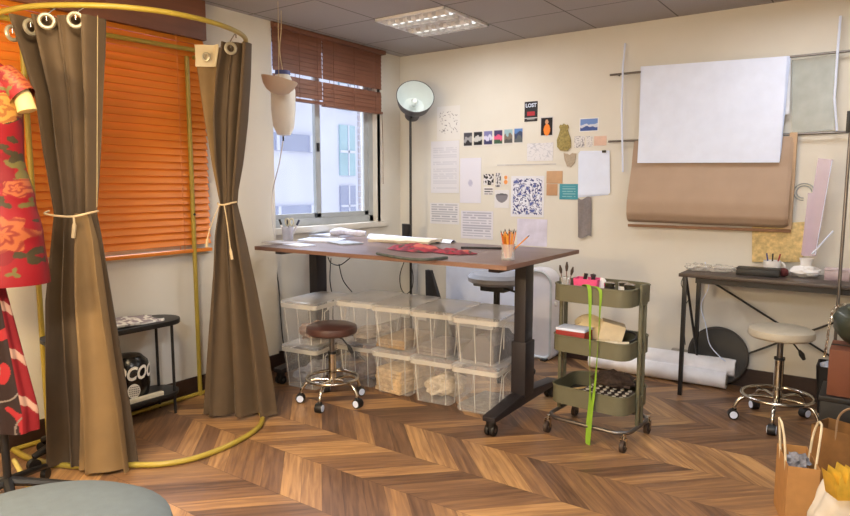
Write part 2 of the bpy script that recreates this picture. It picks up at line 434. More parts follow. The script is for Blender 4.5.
# ------------------------------------------------------------------ fitting-room frame with curtains
M_yel = mat('yellow_green_tube', (166, 146, 58), .4, var=.06)
fr = root('changing_room_frame', 'yellow green tube changing room frame with rounded rail above and hoop on floor', 'frame', (.4, -2.85, 0))
def L2(p): return (p[0]-.4, p[1]+2.85, p[2])
zt = 2.225
top = [(.10, -2.30, zt), (.45, -2.30, zt), (.70, -2.38, zt), (.86, -2.52, zt), (.95, -2.72, zt), (.97, -2.92, zt), (.93, -3.10, zt), (.80, -3.29, zt), (.56, -3.45, zt), (.3, -3.5, zt), (.10, -3.5, zt)]
tp = smoothpath(top, 8)
B().tube([L2(p) for p in tp], .013, 10).build('top_rail', M_yel, fr)
B().cyl(L2((.115, -3.5, zt+.02)), L2((.115, -2.28, zt+.045)), .014).build('back_rail', M_yel, fr)
bot = [(.10, -2.30, .015), (.45, -2.30, .015), (.72, -2.36, .015), (.90, -2.52, .015), (.98, -2.75, .015), (.985, -2.98, .015), (.92, -3.13, .015), (.80, -3.235, .015), (.56, -3.42, .015), (.3, -3.5, .015), (.10, -3.5, .015)]
B().tube([L2(p) for p in smoothpath(bot, 8)], .015, 10).build('floor_hoop', M_yel, fr)
B().cyl(L2((.10, -3.5, .015)), L2((.10, -2.30, .015)), .012).build('floor_bar', M_yel, fr)
for yy in (-2.35, -3.32):
    B().cyl(L2((.10, yy, 0)), L2((.10, yy, zt)), .014).build('upright', M_yel, fr)
    q = B().cyl(L2((.118, yy, 1.22)), L2((.10, yy, 1.22)), .008, n=8).build('knob', M_black, fr)

M_curt = mat('taupe_curtain', (80, 64, 45), .75, var=.08, scale=8, sheen=.1, bump=.1, bscale=300)
M_lit = mat('lit_curtain_lining', (122, 98, 64), .8, var=.08, scale=8)  # cloth much like the curtain's, with warm light put into its colour
M_band = mat('cream_header_tape', (196, 184, 156), .8, var=.03)
M_eye = mat('pale_eyelet', (170, 164, 146), .35, .4, var=.03)
M_rope = mat('cream_rope', (206, 186, 150), .9)
def interp(rows, v):
    for i in range(len(rows)-1):
        a, b2 = rows[i], rows[i+1]
        if v <= b2[0] or i == len(rows)-2:
            t = (v-a[0])/(b2[0]-a[0]); t = t*t*(3-2*t)*.5+t*.5
            return [a[k]+(b2[k]-a[k])*t for k in range(len(a))]
def drape(rows, base, folds, amp, phase=0, fall=None):
    """rows: (height-row, left, right, depth offset) outline measured on an upright plane through base"""
    y0, y1 = rows[0][0], rows[-1][0]; n = Vector((FW.x, FW.y, 0)).normalized()
    pinch = min(r[2]-r[1] for r in rows)
    def fn(u, v):
        r = interp(rows, y0+(y1-y0)*v)
        wv = folds*2*PI
        uu = u+.25/folds*math.sin(wv*u*1+phase)*.8
        px = r[1]+(r[2]-r[1])*min(1, max(0, uu))
        p = onface(px, r[0], base); p.z = max(p.z, .022)
        k = (r[2]-r[1]); a = amp*(.35+.65*min(1, (k-pinch)/(pinch*.9)+.1))
        d = a*math.sin(wv*u+phase+.6*math.sin(3*v))+.35*a*math.sin(2.3*wv*u+1.7+2*v)+r[3]
        return p+n*d
    return fn
def eyelet(c, nrm, R, r, par, root_loc):
    q = Vector(nrm).normalized().to_track_quat('Z', 'Y').to_matrix()
    b = B(); pts = [Vector(c)+q @ Vector((math.cos(a)*R, math.sin(a)*R, 0))-Vector(root_loc) for a in [2*PI*i/22 for i in range(22)]]
    b.tube(pts, r, 8, closed=True); b.build('eyelet', M_eye, par)
def offb(b, loc):
    for v in b.bm.verts: v.co -= Vector(loc)
    return b
camdir = Vector((CAM.x-.7, CAM.y+3.2, 0)).normalized()
# left curtain
lc = Vector((.64, -3.35, 0))
r = root('changing_room_curtain', 'long taupe curtain tied at the waist beside the red dress', 'curtain', lc, 0, 'taupe curtains on the frame')
rows = [(17, 8, 101, 0), (60, 24, 100, 0), (100, 36, 99, 0), (150, 43, 98, 0), (195, 51, 96, 0), (213, 54, 95, 0), (235, 52, 99, 0), (300, 46, 109, 0), (400, 47, 126, 0), (474, 46, 137, 0)]
offb(B().grid(drape(rows, lc, 4, .045, 1.0), 90, 60, .004), lc).build('curtain_cloth', M_curt, r, ang=80)
rows2 = [(213, 78, 95, -.05), (240, 78, 103, -.06), (300, 78, 113, -.07), (400, 84, 129, -.08), (471, 84, 138, -.09)]
offb(B().grid(drape(rows2, lc, 1.5, .03, .5), 40, 40, .004), lc).build('lit_lining_flap', M_lit, r, ang=80)  # lit lower part of the curtain, brightness put into the flap's colour
offb(B().grid(lambda u, v: onface(100.4+.8*v, 17+190*u-(7*0), lc)+Vector((0, 0, 0))-Vector((FW.x, FW.y, 0))*.03-Vector((0.012*u*6*.1, 0, 0)), 20, 1, .003), lc).build('hem_tape', mat('dull_hem_tape', (150, 136, 104), .8), r)
pt = [onface(px, py, lc)-Vector((FW.x, FW.y, 0))*d for px, py, d in ((49, 211, 0), (54, 213, .075), (70, 215, .10), (85, 215.5, .11), (95, 213, .08), (98, 211, 0))]
offb(B().tube(smoothpath(pt, 5), .005, 6), lc).build('tie_rope', M_rope, r)
pt = [onface(px, py, lc)-Vector((FW.x, FW.y, 0))*.11 for px, py in ((86, 215), (86.5, 224), (85.5, 236))]
offb(B().tube(smoothpath(pt, 4), [.005]*4+[.009]*5, 6), lc).build('tassel', M_rope, r)
for px, py, sq in ((20, 36, .3), (38, 30, .35), (53.5, 24, .9), (82, 23, .95)):
    c = onface(px, py, lc)-Vector((FW.x, FW.y, 0))*.055
    ca = math.acos(sq); nn = -Vector((FW.x, FW.y, 0)).normalized()*math.cos(ca)+RT*math.sin(ca)
    eyelet(c, nn, .030, .009, r, lc)
    c2 = onface(px+2, py-9, lc)
    offb(B().tube([c+Vector((0, 0, .0)), c+Vector((0, 0, .03)), (c+c2)/2+Vector((0, 0, .03)), c2+Vector((0, 0, .03))], .0035, 6), lc).build('hook', M_chrome, r)
# right curtain
rc = Vector((.70, -2.46, 0))
r = root('changing_room_curtain', 'taupe curtain with cream header, tied at the waist left of the desk', 'curtain', rc, 0, 'taupe curtains on the frame')
rows = [(43, 220, 250, 0), (75, 214, 249, 0), (119, 211, 246, 0), (164, 214, 241, 0), (190, 218, 237, 0), (204, 219, 236, 0), (232, 214, 242, 0), (296, 209, 256, 0), (354, 204.5, 267, 0), (412, 201, 276, 0), (428, 200, 278, 0)]
offb(B().grid(drape(rows, rc, 3, .035, .4), 80, 60, .004), rc).build('curtain_cloth', M_curt, r, ang=80)
rows = [(46, 190.5, 222, .05), (68, 192, 219, .05), (119, 200, 220, .05), (164, 209, 222, .04), (204, 218, 226, .03)]
offb(B().grid(drape(rows, rc, 1.5, .012, 2), 30, 30, .003), rc).build('lit_lining_flap', M_lit, r, ang=80)
rows = [(44, 190, 222, .025), (66, 191.5, 218, .025)]
offb(B().grid(drape(rows, rc, 1.5, .012, 2), 30, 6, .003), rc).build('header_tape', M_band, r, ang=80)
pt = [onface(px, py, rc)-Vector((FW.x, FW.y, 0))*d for px, py, d in ((218, 203, 0), (221, 204, .05), (227, 204.5, .065), (233, 203, .05), (236.5, 202, 0))]
offb(B().tube(smoothpath(pt, 5), .005, 6), rc).build('tie_rope', M_rope, r)
for ends in (((228, 204), (231, 222), (234, 246), (236, 258)), ((224, 204), (217, 220), (212, 236), (211, 246))):
    pt = [onface(px, py, rc)-Vector((FW.x, FW.y, 0))*.075 for px, py in ends]
    offb(B().tube(smoothpath(pt, 4), [.003]*9+[.008]*4, 6), rc).build('tassel', M_rope, r)
c = onface(233, 50, rc)-Vector((FW.x, FW.y, 0))*.045; eyelet(c, -Vector((FW.x, FW.y, 0))+RT*.6, .028, .009, r, rc)
c3 = onface(236, 38, rc); offb(B().tube([c, c+Vector((0, 0, .04)), c3+Vector((0, 0, .03)), c3+Vector((0, 0, .0))], .0035, 6), rc).build('hook', M_chrome, r)
c = onface(206.5, 57, rc)-Vector((FW.x, FW.y, 0))*.005; eyelet(c, -Vector((FW.x, FW.y, 0)), .020, .006, r, rc)

# ------------------------------------------------------------------ dress form with the red dress
dp = Vector((.75, -3.78, 0))
M_cream = mat('cream_linen', (214, 190, 130), .8, var=.04)
r = root('dress_form', 'cream dress form on dark wheeled stand wearing the red floral dress', 'dress form', dp)
B().lathe([(.0, 2.075), (.030, 2.07), (.034, 2.05), (.024, 2.02), (.024, 2.0), (.05, 1.985), (.052, 1.965), (.0, 1.963)]).build('neck_cap', M_cream, r)
B().lathe([(.040, 1.963), (.040, 1.93), (.050, 1.90), (.08, 1.86), (.11, 1.78), (.12, 1.68), (.10, 1.5), (.14, 1.3), (.13, 1.1), (.0, 1.08)], M=Matrix.Rotation(TH, 4, 'Z') @ Matrix.Diagonal((1, .62, 1, 1))).build('torso', M_cream, r)
B().tube([RT*.15+Vector((0, 0, 1.83)), RT*.178+Vector((0, 0, 1.77)), RT*.196+Vector((0, 0, 1.71)), RT*.197+Vector((0, 0, 1.706))], [.03, .036, .036, .02], 16).build('arm_stub', M_cream, r)
B().cyl((0, 0, .1), (0, 0, 1.15), .016).build('pole', M_blackp, r)
for k in range(5):
    a = TH+.35+k*2*PI/5; e = Vector((math.cos(a), math.sin(a), 0))
    q = B().tube([(0, 0, .13), e*.14+Vector((0, 0, .10)), e*.29+Vector((0, 0, .065))], [.022, .018, .014], 8).build('leg', M_blackp, r)
    B().cyl(e*.29+Vector((-e.y*.012, e.x*.012, .028)), e*.29+Vector((e.y*.012, -e.x*.012, .028)), .028).build('caster', M_blackp, q)
def loft(rows, n=72, m=90, sy=.72, rot=0):
    b = B(); rs = []
    z0, z1 = rows[0][0], rows[-1][0]
    for i in range(m+1):
        z = z0+(z1-z0)*i/m
        rr = rows_at(rows, z); rs.append([Matrix.Rotation(rot, 3, 'Z') @ Vector((rr[1]*math.cos(2*PI*k/n), rr[2]*math.sin(2*PI*k/n), z)) for k in range(n)])
    return b.rings(rs, cap=False)
def rows_at(rows, z):
    for i in range(len(rows)-1):
        a, c = rows[i], rows[i+1]
        if (a[0]-z)*(c[0]-z) <= 0:
            t = (z-a[0])/(c[0]-a[0]); t = t*t*(3-2*t)
            return [a[k]+(c[k]-a[k])*t for k in range(len(a))]
    return rows[-1]
rnd = random.Random(3)
FL = []
def flower(px, py, rad, kind, sx=1): FL.append((onface(px, py, dp)-Vector((FW.x, FW.y, 0))*.12-dp, rad, kind, True, sx))
for a in ((14, 68, .03, 'o'), (22, 76, .042, 'o'), (28, 84, .022, 'o'), (10, 110, .055, 'y'), (16, 92, .020, 'g'), (34, 118, .016, 'd'),
          (8, 148, .030, 'd'), (20, 156, .026, 'd'), (2, 140, .03, 'g'), (25, 188, .036, 'o'), (33, 178, .020, 'g'), (34, 203, .026, 'g'), (17, 203, .026, 'd'),
          (3, 188, .034, 'y'), (20, 233, .075, 'o'), (41, 216, .026, 'd'), (38, 254, .034, 'd'), (13, 265, .032, 'o'), (47, 240, .016, 'd'), (3, 225, .03, 'd'), (30, 270, .02, 'g')): flower(*a)
for i in range(46):
    a = rnd.uniform(0, 2*PI)
    if abs((a+PI/2-TH+PI) % (2*PI)-PI) < 1.3: continue
    FL.append((Vector((.19*math.cos(a), .14*math.sin(a), rnd.uniform(1.0, 1.9))), rnd.uniform(.03, .06), rnd.choice('oydg'), False, 1))
def paint_dress(p):
    base = (122, 14, 24) if noise.noise(p*9) > -.25 else (106, 12, 22)
    for c, rad, k, front, sx in FL:
        d = p-c; x = d.dot(RT)
        dist = math.hypot(x, d.z) if front else d.length
        if dist > rad*1.5 or (front and p.dot(Vector((FW.x, FW.y, 0))) > .02): continue
        a = math.atan2(d.z, x); n = 5+int(c.z*37) % 3
        if k in 'dg':
            rr = rad*(.75+.45*math.cos(3*a+c.z*20)+.15*noise.noise(p*70))
            if dist < rr: return (58, 50, 32) if k == 'd' else (92, 84, 44)
            continue
        rr = rad*(1+.13*math.cos(n*a)+.10*noise.noise(p*50))
        if dist < rr:
            f = dist/rad; ring = math.sin(f*11+1.3*math.cos(n*a+f*5))
            if k == 'o': return (148, 80, 46) if ring > -.1 else ((128, 56, 36) if ring > -.7 else (114, 40, 30))
            return (162, 120, 58) if ring > -.2 else (134, 84, 40)
    return base
b = loft([(1.0, .228, .16), (1.2, .212, .15), (1.35, .19, .13), (1.52, .158, .11), (1.66, .162, .12), (1.78, .168, .12), (1.86, .15, .085), (1.92, .08, .06), (1.955, .052, .052)], rot=TH, n=300, m=340)
for s in (-1, 1):
    e = RT*s; rs = []
    for i in range(61):
        t = i/60; c = e*(.10+.080*t)+Vector((0, 0, 1.850-.05*t-.04*t*t)); rad = .060-.002*t
        ax = (e+Vector((0, 0, -1.0))).normalized(); u = ax.orthogonal().normalized(); wv = ax.cross(u)
        rs.append([c+(u*math.cos(2*PI*k/90)+wv*math.sin(2*PI*k/90))*rad for k in range(90)])
    b.rings(rs, cap=False)
r = root('red_floral_dress', 'red short sleeved cheongsam dress with orange and yellow flowers on the form', 'dress', dp)
b.build('dress_body', vcmat('red_floral_silk', .5, .3), r, paint=paint_dress, ang=70)
# frog closure / fan motif trim
b = B()
for seg in (((0, 167), (17, 183)), ((17, 183), (3, 196)), ((0, 214), (17, 204))):
    q = [onface(px, py, dp)-Vector((FW.x, FW.y, 0)).normalized()*.150-dp for px, py in seg]; b.cyl(q[0], q[1], .0035, n=6)
b.build('trim_cord', mat('salmon_cord', (222, 120, 96), .6), r)
b = B()
for i, seg in enumerate((((0, 68), (4, 72), (9, 74)), ((0, 74), (6, 77), (9, 77)))):
    q = [onface(px, py, dp)-Vector((FW.x, FW.y, 0)).normalized()*.120-dp for px, py in seg]; b.tube(q, .004, 6)
b.build('frog_button', M_black, r)
# darker garment hanging below
def paint_sk(p):
    x = p.dot(RT); t = (1.04-p.z)/.68; hw = .035+.105*min(1, t*1.15)
    if x > hw*.80: return (122, 22, 30) if math.sin(p.z*40+x*60) < .8 else (176, 140, 124)
    v = noise.noise(Vector((x*11, 3, p.z*8))); w2 = noise.noise(Vector((x*9, 7, p.z*7)))
    if abs(w2) < .045: return (118, 108, 102)
    if v > .26: return (150, 36, 42)
    return (40, 26, 26)
sk = Vector((.70, -3.84, 0))
b = B(); rs = []
for i in range(261):
    z = .36+(1.04-.36)*i/260; t = (1.04-z)/.68; hw = .035+.105*min(1, t*1.15)
    rs.append([Matrix.Rotation(TH, 3, 'Z') @ Vector((hw*math.cos(2*PI*k/180)*(1+.08*math.sin(k*PI/15)), .06*(.5+t*.6)*math.sin(2*PI*k/180)*(1+.15*math.sin(k*PI/15)), z)) for k in range(180)])
b.rings(rs, cap=False); offb(b, -dp)
tag(b.build('patterned_skirt', vcmat('dark_print_cloth', .7), paint=lambda p: paint_sk(p-dp), ang=70), 'dark patterned skirt with red edge hanging below the red dress', 'skirt')
tag(B().cyl(onz(14, 460, .10), onz(33, 494, .02), .011).build('wooden_stick', mat('pale_wood_stick', (196, 176, 96), .6)), 'pale wooden stick leaning behind the grey seat beside the dress form', 'stick')
# wheeled base behind curtain
r = root('wheeled_stand', 'black wheeled stand base partly hidden behind the left curtain', 'stand', (.42, -3.34, 0))
B().cyl((0, 0, .08), (0, 0, .62), .018).build('pole', M_blackp, r)
for k in range(5):
    a = math.radians(200+72*k); e = Vector((math.cos(a), math.sin(a), 0))
    q = B().tube([(0, 0, .11), e*.1+Vector((0, 0, .10)), e*.20+Vector((0, 0, .07))], [.03, .024, .016], 8).build('leg', M_blackp, r)
    B().cyl(e*.2+Vector((-e.y*.015, e.x*.015, .03)), e*.2+Vector((e.y*.015, -e.x*.015, .03)), .03).build('caster', M_blackp, q)
B().lathe([(0, .60), (.1, .6), (.12, .64), (0, .66)]).build('seat_plate', M_blackp, r)

# ------------------------------------------------------------------ grey seat in the foreground
cs = Vector((1.89, -4.135, 0))
M_greyf = mat('grey_blue_upholstery', (84, 95, 104), .85, var=.06, scale=30, bump=.2, bscale=400)
r = root('grey_chair', 'grey blue upholstered round seat in the near left corner', 'chair', cs, TH)
B().lathe([(0, .33), (.30, .33), (.345, .35), (.365, .385), (.355, .425), (.31, .45), (.2, .46), (0, .464)], n=48, sx=1.0, sy=.92).build('seat', M_greyf, r)
B().cyl((0, 0, .1), (0, 0, .33), .025).build('pole', M_black, r)
for k in range(4):
    a = k*PI/2+.6; e = Vector((math.cos(a), math.sin(a), 0))
    B().tube([(0, 0, .12), e*.2+Vector((0, 0, .07)), e*.3+Vector((0, 0, .012))], [.018, .015, .012], 8).build('leg', M_black, r)

# ------------------------------------------------------------------ side table by the left wall
r = root('side_table', 'narrow black metal side table with lower shelf under the orange blind', 'side table', (.185, -2.96, 0))
def stadium(hx, hy, n=10):
    pts = []
    for k in range(n+1): a = PI*k/n; pts.append((hx*math.cos(a), hy-hx+hx*math.sin(a)))
    for k in range(n+1): a = PI+PI*k/n; pts.append((hx*math.cos(a), -(hy-hx)+hx*math.sin(a)))
    return pts
st = stadium(.135, .40)
B().prism([(x, y, .565) for x, y in st], (0, 0, .03)).build('tabletop', M_black, r, bevel=.004)
B().prism([(x*.95, y*.93, .125) for x, y in st], (0, 0, .02)).build('shelf', M_black, r, bevel=.004)
for sx, sy in ((1, 1), (-1, 1), (1, -1), (-1, -1)):
    B().cyl((sx*.085, sy*.31, 0), (sx*.085, sy*.31, .565), .009, n=10).build('leg', M_black, r)
q = [(.1, -.33, .60), (.08, .1, .603), (-.06, .14, .6)]
b = B().grid(lambda u, v: (.185-.10+.20*u, -3.30+.58*v+.02*math.sin(7*u), .602+.012+.010*noise.noise(Vector((u*4, v*6, 1)))+.022*math.sin(PI*u)*math.sin(PI*v)), 60, 120, .016)
def paint_cl(p): return (225, 225, 222) if noise.noise(p*38) > -.05 else (150, 142, 150)
tag(b.build('folded_cloth', vcmat('grey_print_cloth'), paint=paint_cl, ang=80), 'folded white cloth with grey print on the black side table', 'cloth')
# black rounded handbag-like case with script lettering
r = root('vanity_case', 'black rounded case with white script lettering on the side table shelf', 'case', (.165, -2.88, .147))
case_prof = [(0, 0), (.09, 0), (.107, .02), (.118, .08), (.118, .17), (.108, .22), (.075, .255), (0, .265)]
B().lathe(case_prof, n=40).build('shell', mat('glossy_black', (16, 14, 14), .25, var=.1), r)
q = Matrix.Rotation(math.atan2(CAM.y+2.895, CAM.x-.185)+PI/2+.12, 4, 'Z')
t = text_mesh('lettering', 'COCOO', .115, mat('white_print', (238, 236, 230), .6), r, Matrix.Identity(4), .0005, .3, .0035)
for v in t.data.vertices:
    a = v.co.x*.70/.119; rr = .1195+v.co.z; v.co = q.to_3x3() @ Vector((rr*math.sin(a), -rr*math.cos(a), .165+v.co.y*.95))
b = B(); rs = []
def onshell(u, vv, rr): a = u/.119; return q.to_3x3() @ Vector((rr*math.sin(a), -rr*math.cos(a), vv))
b.grid(lambda u, v: onshell(.01+.036*v*math.cos(2*PI*u), .062+.046*v*math.sin(2*PI*u), .1205-.014*max(0, (.062-(.062+.046*v*math.sin(2*PI*u)))/.06)), 30, 4)
b.build('round_label', MATS['white_print'], r)
b = B()
for i in range(5):
    zz = .036+i*.013; hw = .03*math.sqrt(max(.05, 1-((zz-.062)/.046)**2)); n = 5
    for k in range(n):
        x0 = -hw+2*hw*k/n+.002; p0 = onshell(.01+x0, zz, .1225-.004*(zz < .05)); p1 = onshell(.01+x0+2*hw/n-.004, zz+.003, .1225-.004*(zz < .05)); b.cyl(p0, p1, .0022, n=5)
b.build('label_print', M_black, r)
tag(B().bb(.20, .30, -3.12, -2.74, 0, 0).build('x', M_white) if 0 else B().bb(.272, .300, -3.15, -2.74, .146, .170).build('storage_box', mat('off_white_card', (206, 200, 180), .7), bevel=.003), 'flat off-white box on the front of the side table shelf before the black case', 'box')

# ------------------------------------------------------------------ big desk
M_top = mat('walnut_laminate', (104, 80, 78), .38, var=.2, scale=5, stretch=(.35, 5, 1), coat=.15)
M_edge = mat('walnut_edge', (122, 92, 78), .5, var=.12, scale=8, stretch=(.4, 1, 4))
DR = math.radians(1.23); DZ = .995
dk = Vector((1.24, -1.479, 0))
DM = Matrix.Translation(dk) @ Matrix.Rotation(DR, 4, 'Z')
r = root('cutting_desk', 'large walnut topped standing desk on dark wheeled legs under the window', 'desk', dk, DR)
hw, hd = .96, .509
B().bb(-hw, hw, -hd, hd, DZ-.026, DZ).build('tabletop', M_top, r, bevel=.002)
b = B(); b.bb(-hw-.001, hw+.001, -hd-.002, -hd, DZ-.025, DZ-.001); b.bb(hw, hw+.002, -hd, hd, DZ-.025, DZ-.001); b.build('edge_band', M_edge, r, smooth=False)
M_leg = mat('dark_grey_leg', (46, 42, 46), .45, .3, var=.06)
for sx in (-.90, .80):
    q = B().box((sx, .04, .53), (.075, .11, .82)).build('leg', M_leg, r, bevel=.006)
    B().box((sx, .04, .30), (.095, .13, .34)).build('lower_column', M_leg, q, bevel=.006)
    B().prism([(sx-.04, -.39, .085), (sx-.04, .51, .085), (sx-.04, .51, .115), (sx-.04, .14, .15), (sx-.04, -.06, .15), (sx-.04, -.39, .115)], (.08, 0, 0)).build('foot', M_leg, q, bevel=.005)
    B().box((sx, 0, DZ-.046), (.07, .7, .04)).build('bracket', M_leg, q, bevel=.004)
    for sy in (-.36, .46):
        c = B().cyl((sx-.028, sy, .032), (sx-.006, sy, .032), .032).cyl((sx+.006, sy, .032), (sx+.028, sy, .032), .032).build('caster', M_blackp, r, bevel=.003)
        B().lathe([(.022, .03), (.03, .055), (.028, .086)], c=(sx, sy, 0)).build('caster_fork', M_blackp, c)
        B().cyl((sx-.0295, sy, .032), (sx+.0295, sy, .032), .012, n=14).build('hub', M_steel, c)
B().bb(-.90, .80, .0, .06, DZ-.066, DZ-.03).build('crossbeam', M_leg, r, bevel=.003)
def dl(px, py, dz=0): return onz(px, py, DZ+dz)
def dloc(px, py): p = onz(px, py, DZ); return p
# desk cables
def cable(pts, label, rad=.004, m=None, cat='cable'):
    tag(B().tube(smoothpath(pts, 8), rad, 6).build('cable', m or M_blackp), label, cat)
def drop(pts, Y): return [ony(px, py, Y) for px, py in pts]
cable(drop([(328, 257), (331, 263), (340, 265), (350, 258)], -1.35), 'black cable looped beneath the desk near its left leg')
cable(drop([(331, 258), (330, 280), (333, 300), (336, 330)], -1.1)+[(.5, -1.1, .01)], 'thin black cable hanging straight beneath the desk left half')
cable(drop([(339, 264), (343, 280), (352, 292)], -1.25), 'black cable trailing down behind the leftmost bin lids')
cable(drop([(404, 262), (400, 275), (401, 288), (406, 294), (412, 288), (413, 275), (410, 263)], -1.0), 'black cable loop hanging before the grey conduit')
cable([onx(271, 250, .03), onx(276, 268, .03), onx(279, 290, .02), onx(281, 320, .02), onx(284, 345, .02), (.06, -1.5, .08)], 'thin black cable running down the wall left of the desk')
# things on the desk
def sheet(name, pts, label, m, thick=.002, dz=0, cat='paper'):
    ps = [dl(px, py, dz) for px, py in pts]
    return tag(B().prism(ps, (0, 0, thick)).build(name, m), label, cat)
M_book = mat('grey_book_cover', (182, 180, 186), .6)
def slab(px, py, w, d, h, rz, name, label, m, cat, z=0):
    c = dl(px, py); return tag(B().box((c.x, c.y, DZ+h/2+.0005+z), (w, d, h), rz=rz).build(name, m, bevel=min(.002, h/3)), label, cat)
slab(283, 243.5, .26, .16, .012, .1, 'notebook', 'grey notebook lying at the left end of the desk', M_book, 'notebook')
slab(299, 245.5, .22, .13, .008, -.2, 'white_notebook', 'white open notebook in front of the tool jar', M_paper, 'notebook')
slab(322, 241, .30, .22, .014, .4, 'magazine', 'pale magazine lying near the window on the desk', M_paper, 'magazine')
slab(345, 243.5, .24, .17, .010, -.35, 'printed_sheet', 'grey blue printed sheet left of the folded cream cloth', mat('printed_grey', (150, 158, 170), .6, var=.3, scale=30), 'paper')
slab(330, 236.5, .34, .2, .02, .1, 'paper_pad', 'white pad of paper by the window sill at the back of the desk', M_paper, 'paper pad')
c = dl(345, 239)
tag(B().tube(smoothpath([(c.x-.15, c.y, DZ+.04), (c.x-.05, c.y+.02, DZ+.055), (c.x+.08, c.y+.01, DZ+.05), (c.x+.17, c.y+.05, DZ+.045)], 6), [.02, .022, .028, .03, .03, .03, .03, .028, .026, .025, .025, .025, .024, .024, .024, .024, .022, .02, .02][:19], 10).build('paper_roll', mat('striped_paper', (196, 198, 214), .7, var=.25, scale=25)), 'loose roll of grey white paper near the window', 'paper roll')
# folded cream cloth / pattern paper
c = dl(384, 243.5)
b = B().grid(lambda u, v: DM @ Vector((-.52+.50*u, .17+.20*v+.05*u, DZ+.022+.014*math.sin(PI*v)+.008*noise.noise(Vector((u*5, v*4, 2))))), 30, 16, .02)
tag(b.build('folded_cream_cloth', mat('cream_cloth', (206, 196, 178), .85), ang=80), 'folded cream cloth lying behind the red fabric on the desk', 'cloth')
b = B().grid(lambda u, v: DM @ Vector((-.72+.78*u, .40+.08*v-.02*u, DZ+.006+.03*math.sin(PI*v)*(1-.3*u))), 24, 10, .004)
tag(b.build('curled_white_paper', M_paper, ang=80), 'long curled white paper lying behind the cream cloth', 'paper')
# red fabric
rf = dl(420, 251)
def paint_rf(p):
    v = noise.noise(p*22); w2 = noise.noise(p*11+Vector((5, 2, 1)))
    if w2 > .34: return (190, 96, 84)
    if v > .30: return (60, 52, 44)
    return (150, 32, 52) if v > -.15 else (104, 18, 36)
def clothpile(cx, cy, lx, ly, h, sd, rz):
    b = B(); R = Matrix.Rotation(rz, 3, 'Z')
    def fn(u, v):
        a = 2*PI*u; e = Vector((math.cos(a), math.sin(a))); k = 1+.25*noise.noise(Vector((e.x*1.6, e.y*1.6, sd)))
        rr = v; hh = h*(1-rr**3)*(.7+.5*noise.noise(Vector((e.x*rr*3, e.y*rr*3, sd+4)))) if rr < 1 else 0
        q = R @ Vector((e.x*lx*rr*k, e.y*ly*rr*k, 0)); return Vector((cx+q.x, cy+q.y, DZ+.001+max(.003, hh)))
    b.grid(fn, 56, 16); return b
tag(clothpile(rf.x-.05, rf.y+.03, .22, .13, .05, 1, -.1).build('red_fabric', vcmat('red_print_fabric'), paint=paint_rf, ang=80), 'crumpled red floral fabric pile on the front of the desk', 'fabric')
q = dl(455, 253.5)
tag(clothpile(q.x-.02, q.y+.02, .16, .09, .03, 3, -.1).build('red_fabric_offcut', vcmat('red_print_fabric'), paint=paint_rf, ang=80), 'flat dark red fabric offcut right of the red fabric pile', 'fabric')
b = B(); q = dl(405, 257)
b.tube(smoothpath([dl(377, 253.5, .012), dl(392, 256.5, .012), dl(410, 259, .012), dl(428, 259.5, .012), dl(447, 257.5, .010)], 6), .0085, 8)
tag(b.build('fabric_roll_edge', mat('pale_green_binding', (74, 80, 76), .8, var=.3, scale=30)), 'grey green fabric binding along the front of the red fabric', 'fabric')
# metal ruler
a1, a2 = dl(461, 247.5, .006), dl(516, 248.5, .006)
tag(B().cyl(a1, a2, .007, n=8).build('black_ruler', M_blackp), 'long black rod lying on the desk behind the pencil jar', 'ruler')
# pencil jar
M_jar = mat('clear_glass', (235, 238, 240), .05, alpha=.26)
pj = dl(508, 260)
r = root('pencil_jar', 'clear glass jar full of orange pencils at the right end of the desk', 'jar', pj)
B().lathe([(0, .0), (.036, 0), (.038, .01), (.036, .085), (.039, .09), (.035, .09), (.032, .012), (0, .012)]).build('jar_body', M_jar, r)
def pencil(base, tip, label, m, group, r0=.0038, tipm=None, hex_n=6):
    rr = root('pencil', label, 'pencil', base, 0, group); d = Vector(tip)-Vector(base)
    B().cyl((0, 0, 0), d*.92, r0, n=hex_n).build('barrel', m, rr)
    B().cyl(d*.92, d, r0, .001, n=hex_n).build('tip', tipm or M_black, rr)
pcols = [((222, 140, 40), 'orange'), ((214, 120, 40), 'deep orange'), ((230, 160, 60), 'yellow orange'), ((40, 34, 34), 'black'), ((200, 96, 50), 'rust red')]
rn = random.Random(5)
for i in range(16):
    a = 2*PI*i/16; ra = .024 if i % 2 else .012
    base = pj+Vector((ra*.6*math.cos(a+.3), ra*.6*math.sin(a+.3), .014)); c2 = pcols[i % 5] if i not in (3,) else pcols[3]
    if i == 8: c2 = pcols[0]
    if c2[1] == 'black' and i != 3: c2 = pcols[2]
    tip = pj+Vector((ra*1.75*math.cos(a), ra*1.75*math.sin(a), .145+.03*rn.random()))
    if i == 0: tip = pj+Vector((.10, .06, .14)); base = pj+Vector((-.015, 0, .014))
    nm = '%s pencil standing in the glass jar with the others' % c2[1]
    if i == 0: nm = 'pencil leaning out furthest right from the glass jar'
    if i == 3: nm = 'black pencil standing in the jar of orange pencils'
    pencil(base, tip, nm, mat('pencil_'+c2[1].replace(' ', '_'), c2[0], .5), 'pencils in the glass jar' if i not in (0, 3) else 'other pencils in the glass jar')
